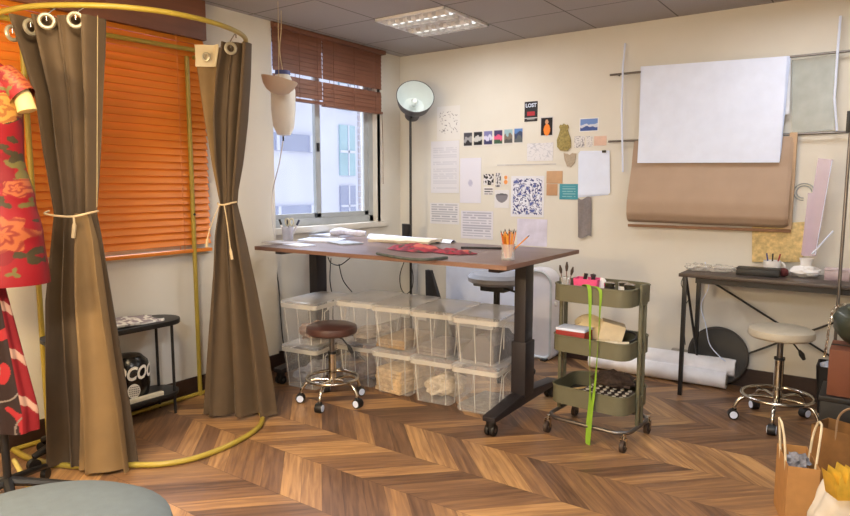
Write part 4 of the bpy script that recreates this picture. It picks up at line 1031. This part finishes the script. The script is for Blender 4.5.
# ------------------------------------------------------------------ stools
def stool(name, label, loc, seat_rgb, sz, rz, rs=.17, ring=.20):
    r = root(name, label, 'stool', loc, rz, 'round wheeled stools')
    ms = mat('leather_%d' % seat_rgb[0], seat_rgb, .4, var=.06, coat=.2)
    B().lathe([(0, sz-.055), (rs*.93, sz-.055), (rs*.99, sz-.045), (rs, sz-.03), (rs*.97, sz-.008), (rs*.85, sz+.002), (0, sz+.006)], n=44).build('seat', ms, r)
    B().lathe([(0, sz-.056), (.07, sz-.056), (.07, sz-.066), (.02, sz-.07), (0, sz-.07)]).build('seat_plate', M_black, r)
    B().cyl((0, 0, .12), (0, 0, sz-.18), .026).build('column', M_chrome, r)
    B().cyl((0, 0, sz-.18), (0, 0, sz-.06), .017).build('piston', M_steel, r)
    B().cyl((0, 0, sz-.19), (0, 0, sz-.175), .030).build('collar', M_blackp, r)
    la = TH-rz-.15; le = Vector((math.cos(la), math.sin(la), 0))
    q = B().tube([le*.02+Vector((0, 0, sz-.075)), le*.07+Vector((0, 0, sz-.09)), le*.11+Vector((0, 0, sz-.14))], .005, 8).build('lever', M_blackp, r)
    B().tube([le*.105+Vector((0, 0, sz-.13)), le*.12+Vector((0, 0, sz-.155)), le*.135+Vector((0, 0, sz-.185))], [.007, .016, .010], 10).build('grip', M_blackp, q)
    B().tube([(ring*math.cos(a), ring*math.sin(a), .165) for a in [2*PI*i/48 for i in range(48)]], .011, 10, closed=True).build('foot_ring', M_chrome, r)
    for k in range(5):
        a = 2*PI*k/5; e = Vector((math.cos(a), math.sin(a), 0))
        q = B().tube(smoothpath([(0, 0, .15), e*(ring*.6)+Vector((0, 0, .155)), e*ring+Vector((0, 0, .135)), e*(ring+.035)+Vector((0, 0, .09)), e*(ring+.038)+Vector((0, 0, .06))], 5), .011, 10).build('leg', M_chrome, r)
        w_ = Vector((-e.y, e.x, 0)); c = e*(ring+.045)
        cst = B().cyl(c-w_*.022+Vector((0, 0, .03)), c+w_*.022+Vector((0, 0, .03)), .030).cyl(c+Vector((0, 0, .03)), e*(ring+.038)+Vector((0, 0, .068)), .014, n=10).build('caster', M_blackp, q, bevel=.003)
        B().lathe([(.012, -.0245), (.022, -.0245), (.022, .0245), (.012, .0245)], c=c+Vector((0, 0, .03)), M=w_.to_track_quat('Z', 'Y').to_matrix().to_4x4(), n=20).build('wheel_ring', M_paper, cst)
    return r
stool('wheeled_stool', 'wheeled stool with round brown seat in front of the clear bins', (.925, -1.93, 0), (74, 48, 44), .515, math.radians(-70), .165, .165)
stool('wheeled_stool', 'wheeled stool with round cream seat beside the sewing desk', (3.335, -.66, 0), (184, 176, 160), .575, math.radians(-88), .178, .19)

# ------------------------------------------------------------------ storage bins
M_bin = mat('clear_bin_plastic', (248, 248, 248), .2, alpha=.14, var=.03)
M_rim = mat('clear_bin_rim', (248, 244, 234), .3, alpha=.34, var=.03)
M_lid = mat('clear_bin_lid', (244, 246, 250), .2, alpha=.24, var=.03)
BW, BD, BH = .315, .46, .308
def bin_(label, loc, rz, BW=BW, first=None):
    r = root('storage_bin', label, 'storage bin', loc, rz, 'clear lidded storage bins')
    if first:
        for c in [c for c in COL.objects if c.parent == first]: dup(c, r)
        return r
    b = B(); w0, w1, d0, d1 = BW/2-.03, BW/2-.008, BD/2-.03, BD/2-.008
    def rr(hx, hy, z, rad=.03):
        pts = []
        for cx, cy, a0 in ((hx-rad, hy-rad, 0), (-hx+rad, hy-rad, PI/2), (-hx+rad, -hy+rad, PI), (hx-rad, -hy+rad, 1.5*PI)):
            for k in range(5): a = a0+PI/2*k/4; pts.append(Vector((cx+rad*math.cos(a), cy+rad*math.sin(a), z)))
        return pts
    b.rings([rr(w0, d0, .004), rr(w1, d1, BH-.03)], cap=False); v = [x for x in b.bm.verts][:20]; b._f(v)
    b.build('tub', M_bin, r)
    B().rings([rr(w1, d1, BH-.05), rr(BW/2, BD/2, BH-.05), rr(BW/2, BD/2, BH-.022), rr(w1, d1, BH-.022)], close=True).build('rim', M_rim, r)
    b = B(); b.rings([rr(BW/2+.001, BD/2+.001, BH-.022), rr(BW/2+.001, BD/2+.001, BH-.008), rr(BW/2-.02, BD/2-.02, BH)], cap=False)
    vs = list(b.bm.verts)[-20:]; b._f(vs)
    b.build('lid', M_lid, r)
    b = B()
    for sx in (-.35, 0, .35): b.cyl((sx*BW*.9, -d0-.002, .01), (sx*BW, -d1-.003, BH-.05), .003, n=5)
    for sy in (-.3, .3): b.cyl((w0+.002, sy*BD, .01), (w1+.003, sy*BD, BH-.05), .003, n=5)
    b.tube([(w1-.002+.004, -.12+.02*0, .10), (w1+.003, -.12, BH-.08), (w1+.003, -.06, BH-.06), (w1+.003, .06, BH-.06), (w1+.003, .12, BH-.08), (w1+.003, .12, .10)], .003, 5)
    b.build('rib', M_rim, r)
    return r
cols = [('leftmost', .525, -1.655), ('second from left', .80, -1.385), ('middle', 1.125, -1.385), ('fourth from left', 1.45, -1.385), ('rightmost', 1.775, -1.385)]
fb = None; rb_ = math.radians(7); mixm = [((150, 120, 96), 'brown'), ((206, 198, 184), 'cream'), ((120, 116, 120), 'grey'), ((176, 150, 120), 'tan'), ((84, 78, 80), 'dark grey')]
for i, (nm, x, y) in enumerate(cols):
    for t in (0, 1):
        wdt = .335
        o = bin_('clear lidded bin, %s column of the row under the desk, %s tier' % (nm, ('bottom', 'top')[t]), (x, y, .001+t*(BH+.003)), rb_, first=fb)
        if fb is None: fb = o
def content(i, t, k, dx, dy, w, d, h, rgb, name, label, z0=.006, rz=0, kind='stack'):
    x, y = cols[i][1]+dx, cols[i][2]+dy; zz = .001+t*(BH+.003)+z0
    if kind == 'stack':
        b = B()
        for j in range(k): b.box((x+.004*((j*7) % 3-1), y+.003*((j*5) % 3-1), zz+h*(j+.5)/k), (w, d, h/k*.9), rz=rz+.03*((j*3) % 3-1))
        o = b.build(name, mat('%s_cloth_%d' % (name, i*2+t), rgb, .85, var=.25, scale=30), bevel=.002)
    else:
        b = B().blob((x, y, zz+h/2), (w/2, d/2, h/2), amp=.5, fr=2.2, seed=i*3+t, flat=-h/2+.001)
        o = b.build(name, mat('%s_cloth_%d' % (name, i*2+t), rgb, .85, var=.3, scale=30))
    tag(o, label, name.replace('_', ' '))
content(0, 1, 5, 0, 0, .20, .30, .12, (150, 118, 98), 'folded_fabric', 'brown folded fabric in the top leftmost bin', kind='blob')
content(0, 0, 4, 0, 0, .22, .36, .14, (128, 128, 136), 'folded_fabric', 'grey folded fabric in the bottom leftmost bin', kind='blob')
content(1, 1, 3, 0, 0, .24, .36, .07, (180, 166, 150), 'folded_fabric', 'beige folded cloth in the top bin, second column from left', kind='blob')
content(1, 0, 4, 0, 0, .22, .36, .12, (112, 92, 84), 'folded_fabric', 'dark brown cloth in the bottom bin, second column from left', kind='blob')
content(2, 1, 3, 0, -.02, .23, .36, .06, (150, 126, 96), 'paper_stack', 'tan stack in the top bin of the middle column', rz=.08)
content(2, 0, 6, 0, -.02, .23, .36, .16, (196, 170, 134), 'paper_stack', 'cream and brown stack in the bottom bin of the middle column', rz=-.06)
content(3, 1, 3, 0, -.02, .23, .34, .05, (120, 112, 108), 'paper_stack', 'grey brown stack in the top bin, fourth column from left', rz=.1)
content(3, 0, 3, 0, 0, .22, .34, .14, (200, 184, 160), 'folded_fabric', 'crumpled cream cloth in the bottom bin, fourth column from left', kind='blob')
x, y = cols[4][1], cols[4][2]; z0 = .001+BH+.003+.007
tag(B().prism([(x-.11, y-.15, z0), (x+.12, y-.15, z0), (x+.12, y-.15, z0+.11), (x+.07, y-.15, z0+.17), (x+.0, y-.15, z0+.165), (x-.10, y-.15, z0+.075)], (0, .30, 0)).build('grey_bag', mat('charcoal_felt', (96, 92, 94), .85, var=.1, scale=30), bevel=.012), 'charcoal wedge-shaped bag in the top rightmost bin', 'bag')
content(4, 0, 2, .0, -.02, .22, .32, .03, (128, 124, 122), 'paper_stack', 'thin grey stack in the bottom rightmost bin')

# ------------------------------------------------------------------ olive trolley
cl = Vector((2.525, -1.425, 0)); CR = math.radians(-4)
r = root('utility_trolley', 'olive green three tier trolley on casters right of the desk', 'trolley', cl, CR)
def rr2(hx, hy, z, rad=.07, n=6):
    pts = []
    for cx, cy, a0 in ((hx-rad, hy-rad, 0), (-hx+rad, hy-rad, PI/2), (-hx+rad, -hy+rad, PI), (hx-rad, -hy+rad, 1.5*PI)):
        for k in range(n+1): a = a0+PI/2*k/n; pts.append(Vector((cx+rad*math.cos(a), cy+rad*math.sin(a), z)))
    return pts
HX, HY = .225, .178
TIERS = [(.77, .862), (.485, .575), (.185, .285)]
for zb_, zt_ in TIERS:
    b = B(); b.rings([rr2(HX-.01, HY-.01, zb_+.003), rr2(HX-.01, HY-.01, zb_), rr2(HX, HY, zb_), rr2(HX, HY, zt_), rr2(HX-.004, HY-.004, zt_), rr2(HX-.004, HY-.004, zb_+.004)], cap=True)
    t = b.build('tray', M_olive, r, ang=50)
    B().tube(rr2(HX, HY, zt_), .0045, 6, closed=True).build('tray_rim', M_olive, t)
for s in (-1, 1):
    b = B()
    for q in (-.028, .028): b.tube([(s*(HX+.010), q, .105), (s*(HX+.010), q, .78)], .0115, 10)
    b.box((s*(HX+.012), 0, .825), (.014, .09, .11)); b.box((s*(HX+.010), 0, .53), (.012, .075, .06)); b.box((s*(HX+.010), 0, .235), (.012, .075, .06))
    p_ = b.build('post', M_olive, r, bevel=.002)
    for z_ in (.83, .545): B().cyl((s*(HX+.018), 0, z_), (s*(HX+.022), 0, z_), .006, n=10).build('screw', M_steel, p_)
B().tube(rr2(HX+.015, HY+.005, .095, .09), .0115, 10, closed=True).build('base_frame', M_steel, r)
for sx, sy in ((-1, -1), (1, -1), (1, 1), (-1, 1)):
    cx, cy = sx*(HX+.0), sy*(HY-.005)
    c = B().cyl((cx, cy, .10), (cx, cy, .07), .010, n=10).box((cx-.016, cy-.008, .055), (.003, .022, .05)).box((cx+.016, cy-.008, .055), (.003, .022, .05)).build('caster_fork', M_chrome, r)
    B().cyl((cx-.011, cy-.012, .032), (cx+.011, cy-.012, .032), .032, n=24).build('wheel', mat('brown_rubber', (58, 44, 38), .6), c)
    B().cyl((cx-.013, cy-.012, .032), (cx+.013, cy-.012, .032), .012, n=12).build('hub', M_steel, c)
def tr(x, y, z): return Matrix.Translation(cl) @ Matrix.Rotation(CR, 4, 'Z') @ Vector((x, y, z))
# green tape
M_gtape = mat('lime_ribbon', (128, 168, 44), .7, var=.12, scale=20)
def ribbon(pts, w, label):
    P = smoothpath(pts, 8); b = B(); n = len(P)-1
    tag(b.grid(lambda u, v: P[round(u*n)]+Vector((w*(v-.5)*math.cos(3*u), w*(v-.5)*math.sin(1.5*u)*.4, 0)), n, 2, .0012).build('green_ribbon', M_gtape, ang=80), label, 'ribbon', 'lime ribbons on the trolley')
fyy = cl.y-HY-.012
def fp(px, py, o=0): return ony(px, py, fyy-o)
ribbon([tr(-.03, -.12, .845), tr(-.035, -.16, .868), fp(589.5, 289), fp(590, 330), fp(590, 375), fp(590, 400, .004), fp(588, 425, .004), fp(587.5, 452, .01)], .030, 'lime green ribbon hanging over the trolley front, the left strand')
ribbon([tr(.01, -.11, .85), tr(.005, -.16, .87), fp(600, 290), fp(600, 310), fp(598, 345, .003), fp(595, 385, .012), fp(591, 415, .012), fp(588, 446, .016)], .027, 'lime green ribbon hanging over the trolley front, the right strand')
# top tier contents
zt0 = TIERS[0][0]+.005
r = root('pink_tray', 'pink box full of small tools on the trolley top tier', 'box', tr(-.085, -.01, zt0), .1)
b = B(); b.rings([rr2(.062, .045, 0, .008, 3), rr2(.07, .052, .112, .008, 3), rr2(.066, .048, .112, .008, 3), rr2(.058, .042, .003, .008, 3)], cap=True); b.build('box_body', M_pink, r)
for i, (x, y, cc, l) in enumerate(((-.03, .0, (30, 30, 34), 'black handled tool in the pink box, left'), (-.005, .012, (230, 210, 190), 'cream handled tool in the pink box'), (.02, -.004, (40, 36, 40), 'black clip in the pink box, middle'), (.042, .01, (70, 40, 56), 'plum coloured clip in the pink box, right'))):
    p = tr(-.085+x, -.01+y, zt0+.005)
    tag(B().tube([p, p+Vector((.004, 0, .06)), p+Vector((.02*(-1)**i, 0, .132))], [.008, .008, .012], 8).build('hand_tool', mat('tool%d' % i, cc, .5)), l, 'tool')
p = tr(-.195, -.06, zt0)
r = root('brush_jar', 'small glass jar with brushes at the trolley top left', 'jar', p)
B().lathe([(0, 0), (.027, 0), (.029, .11), (.025, .115), (.023, .01), (0, .008)]).build('jar_body', M_jar, r)
for i, (dx, dy, h, l) in enumerate(((-.02, 0, .17, 'brush leaning left in the small jar'), (0, .005, .19, 'upright brush in the small jar'), (.022, 0, .165, 'brush leaning right in the small jar'))):
    rr_ = root('brush', l, 'brush', p+Vector((dx*.3, dy, .01)), 0, 'brushes in the small jar'); d = Vector((dx*1.6, dy, h))
    B().cyl((0, 0, 0), d*.72, .003, n=8).build('handle', mat('brush_handle', (120, 84, 60), .5), rr_); B().tube([d*.72, d*.85, d], [.006, .010, .004], 8).build('bristle', mat('bristles', (70, 56, 46), .9), rr_)
r_lab = ['round steel tin, left of three on the trolley top tier', 'round steel tin, middle of three on the trolley top tier', 'round steel tin, right of three on the trolley top tier']
for i, (x, y) in enumerate(((.055, -.03), (.11, .03), (.165, -.02))):
    p = tr(x, y, zt0); r = root('steel_tin', r_lab[i], 'tin', p, 0, 'steel tins on the trolley')
    B().lathe([(0, 0), (.028, 0), (.028, .082), (0, .082)]).build('tin_body', M_black if i != 1 else M_white, r)
    B().lathe([(0, .082), (.030, .082), (.031, .10), (.024, .104), (0, .104)]).build('lid', M_chrome, r)
p = tr(-.01, .02, zt0); tag(B().lathe([(0, 0), (.022, 0), (.022, .10), (.012, .115), (0, .117)], c=p).build('white_bottle', M_white), 'small white capped bottle beside the pink box', 'bottle')
# middle tier
zt1 = TIERS[1][0]+.005
r = root('red_box', 'red and white box on the trolley middle tier', 'box', tr(-.125, -.08, zt1), .0)
B().box((0, 0, .054), (.17, .12, .106)).build('box_body', M_red, r, bevel=.002)
B().box((0, 0, .114), (.172, .122, .014)).build('lid', M_paper, r, bevel=.002)
tag(B().blob(tr(-.08, .07, zt1+.078), (.13, .08, .085), amp=.4, fr=2, seed=4, flat=-.077).build('cream_pouch', mat('cream_pouch_cloth', (214, 196, 158), .8, var=.06)), 'crumpled cream pouch at the back of the trolley middle tier', 'pouch')
tag(B().box(tr(.045, .03, zt1+.09), (.13, .11, .13), rz=.4, ry=.25).build('cream_carton', mat('cream_card2', (222, 206, 176), .8), bevel=.006), 'tilted cream carton in the trolley middle tier', 'carton')
for i, (x, y, cc) in enumerate(((.06, -.10, (204, 190, 160)), (.11, -.115, (222, 214, 196)), (.165, -.09, (212, 204, 186)))):
    p = tr(x, y, zt1); tag(B().cyl(p+Vector((-.03, 0, .052+.0)), p+Vector((.03, .02, .056)), .026, n=20).cyl(p+Vector((0, 0, 0)), p+Vector((0, 0, .05)), .018, n=12).build('fabric_roll', mat('roll%d' % i, cc, .85)), 'small cream fabric roll, %s of three at the front of the trolley middle tier' % ('left', 'middle', 'right')[i], 'fabric roll', 'fabric rolls on the trolley')
p = tr(.15, .05, zt1); tag(B().tube(smoothpath([p+Vector((.05*math.cos(a)*(1-.05*i), .05*math.sin(a), .015+.009*i)) for i, a in enumerate([k*.9 for k in range(12)])], 4), .006, 6).build('cable_coil', M_blackp), 'coiled black cord on the right of the trolley middle tier', 'cord')
# bottom tier
zt2_ = TIERS[2][0]+.005
r = root('bobbin_case', 'dark bobbin tray with pale discs in the trolley bottom tier', 'case', tr(.06, -.03, zt2_), 0)
B().box((0, 0, .035), (.26, .19, .068)).build('case_body', mat('dark_brown_case', (44, 32, 28), .6), r, bevel=.004)
for i in range(6):
    for j in range(4):
        B().cyl((-.105+i*.042, -.07+j*.047, .069), (-.105+i*.042, -.07+j*.047, .075), .011, n=12).build('bobbin', mat('bobbin_white', (186, 180, 170), .5), r)
tag(B().blob(tr(.06, .07, zt2_+.115), (.12, .07, .045), amp=.5, fr=4, seed=8).build('dark_fabric_bundle', mat('dark_lace', (66, 52, 46), .85, var=.4, scale=60)), 'dark lacy fabric bundle on top of the bobbin tray', 'fabric')
tag(B().box(tr(-.14, 0, zt2_+.02), (.10, .2, .03)).build('tool_roll', M_blackp, bevel=.006), 'flat black tool roll at the left of the trolley bottom tier', 'tool roll')
tag(B().cyl(tr(-.17, -.08, zt2_+.045), tr(-.09, .05, zt2_+.045), .006, n=8).build('pale_stick', mat('pale_wood2', (190, 160, 110), .6)), 'pale wooden stick on the black tool roll', 'stick')

# ------------------------------------------------------------------ right edge: rack, bin, boxes, bags
r = root('garment_rack', 'thin steel garment rack upright at the right edge of the picture', 'rack', (3.60, -.55, 0))
B().cyl((0, 0, .02), (0, 0, 2.35), .009, n=10).build('upright', M_steel, r)
B().cyl((.55, 0, .02), (.55, 0, 2.35), .009, n=10).build('upright', M_steel, r)
B().cyl((-.02, 0, 2.35), (.57, 0, 2.35), .009, n=10).build('rail', M_steel, r)
B().cyl((0, -.2, .012), (0, .2, .012), .010, n=10).build('foot', M_steel, r); B().cyl((.55, -.2, .012), (.55, .2, .012), .010, n=10).build('foot', M_steel, r)
p = onface(848.5, 122, (3.62, -.55, 0)); B().box(tuple(p-Vector((3.60, -.55, 0))), (.02, .02, .12)).build('clip', M_black, r, bevel=.003)
bn = onz(828, 404, 0)
r = root('black_bin', 'black waste bin with white paper inside beside the cream stool', 'bin', (3.62, -.24, 0))
b = B(); b.rings([rr2(.10, .09, 0, .02, 3), rr2(.12, .11, .30, .02, 3), rr2(.115, .105, .30, .02, 3), rr2(.095, .085, .006, .02, 3)], cap=True); b.build('bin_body', M_blackp, r)
B().blob((-.03, -.01, .285), (.07, .07, .04), amp=.5, seed=3).build('crumpled_paper', M_paper, r)
bx = Vector((3.745, -.93, 0))
r = root('black_crate', 'black lidded crate under the brown carton at the right edge', 'crate', bx)
B().box((0, 0, .15), (.34, .30, .30)).build('crate_body', M_blackp, r, bevel=.008); B().box((0, 0, .315), (.355, .315, .03)).build('lid', M_blackp, r, bevel=.006)
r = root('brown_carton', 'reddish brown carton standing on the black crate at the right edge', 'carton', bx+Vector((.01, 0, .331)), .0)
B().box((0, 0, .12), (.31, .26, .24)).build('carton_body', mat('rust_card', (112, 64, 42), .7, var=.08), r, bevel=.003)
B().box((0, 0, .242), (.31, .015, .004)).build('tape', M_black, r)
r = root('green_bag', 'dark green leather bag with silver chain on the brown carton', 'bag', bx+Vector((.02, 0, .575)))
B().blob((0, 0, .12), (.17, .10, .125), amp=.18, fr=2, seed=5, flat=-.118).build('bag_body', mat('dark_green_leather', (52, 58, 48), .4, var=.12, coat=.2), r)
b = B(); pts = smoothpath([(-.12, -.03, .22), (-.16, -.07, .20), (-.175, -.09, .12), (-.18, -.09, .03), (-.185, -.09, -.05)], 7)
for i in range(len(pts)-1):
    c = (pts[i]+pts[i+1])/2; ax = (pts[i+1]-pts[i]).normalized(); s1 = ax.orthogonal().normalized(); s1 = Matrix.Rotation(i*PI/2, 3, ax) @ s1
    b.tube([c+ax*math.cos(a)*.011+s1*math.sin(a)*.006 for a in [2*PI*k/10 for k in range(10)]], .0022, 5, closed=True)
b.build('chain', M_chrome, r)
B().tube(smoothpath([(-.10, -.06, .21), (-.02, -.10, .19), (.08, -.11, .16)], 5), .008, 8).build('strap', mat('green_strap', (90, 96, 82), .4), r)

def paperbag(name, label, loc, rz, w, d, h, m, lean=0, handle_rgb=(214, 200, 170), hh=.12, flare=.0, hdepth=True):
    r = root(name, label, 'bag', loc, rz)
    b = B()
    def rc(k, z, o=0): return [Vector((-w/2*k-o, -d/2*k-o, z)), Vector((w/2*k+o, -d/2*k-o, z)), Vector((w/2*k+o, d/2*k+o, z)), Vector((-w/2*k-o, d/2*k+o, z))]
    b.rings([rc(1, 0), rc(1+flare, h), rc(1+flare, h, -.002), rc(1, .003, -.002)], cap=True)
    b.build('bag_body', m, r, smooth=False)
    for s in (-1, 1):
        y = s*(d/2*(1+flare)-.005)
        B().tube(smoothpath([(-w*.24, y, h-.05), (-w*.22, y+s*.01, h+hh*.5), (-w*.12, y+s*.02, h+hh*.95), (0, y+s*.024, h+hh), (w*.12, y+s*.02, h+hh*.95), (w*.22, y+s*.01, h+hh*.5), (w*.24, y, h-.05)], 5), .0048, 8).build('handle', mat('handle_%d' % handle_rgb[0], handle_rgb, .8), r)
    return r
paperbag('kraft_bag', 'tall narrow kraft paper bag with twisted handles, nearest on the floor', (3.555, -1.87, 0), math.radians(-74), .25, .115, .275, M_kraft, hh=.15)
tag(B().blob((3.555, -1.90, .25), (.045, .05, .045), amp=.6, fr=5, seed=2).build('grey_tissue', mat('grey_glitter_tissue', (120, 120, 128), .6, var=.5, scale=60)), 'grey patterned tissue sticking out of the narrow kraft bag', 'tissue')
paperbag('wide_kraft_bag', 'wide brown paper bag with dark handles behind the narrow one', (3.79, -1.40, 0), math.radians(-22), .42, .16, .27, mat('dark_kraft_bag', (128, 90, 48), .8, var=.15, scale=18), handle_rgb=(150, 124, 96), hh=.13)
# gift bag with gold crown
r = root('white_gift_bag', 'crumpled white bag with a gold crown at the lower right corner', 'bag', (3.775, -2.22, 0), TH)
B().blob((0, 0, .18), (.15, .11, .215), sub=4, amp=.24, fr=2.2, seed=11, flat=-.179).build('bag_body', mat('white_bag_plastic', (196, 186, 172), .45, var=.06, scale=10), r)
cpx = [(834, 476), (839, 486), (841, 473), (846, 485), (850, 470), (855, 485), (859, 473), (862, 485), (867, 476), (863, 501), (838, 501)]
cc = onface(853, 486, (3.775, -2.22, 0))
Rz = Matrix.Rotation(-TH, 4, 'Z')
cb = Vector((3.775, -2.22, 0))-Vector((FW.x, FW.y, 0)).normalized()*.14
pl = [Rz @ (onface(x, y, cb)-Vector((3.775, -2.22, 0))) for x, y in cpx]
B().prism(pl, (0, .07, 0)).build('gold_crown', mat('gold_foil', (226, 186, 70), .35, .5, var=.15, scale=30), r, bevel=.002)
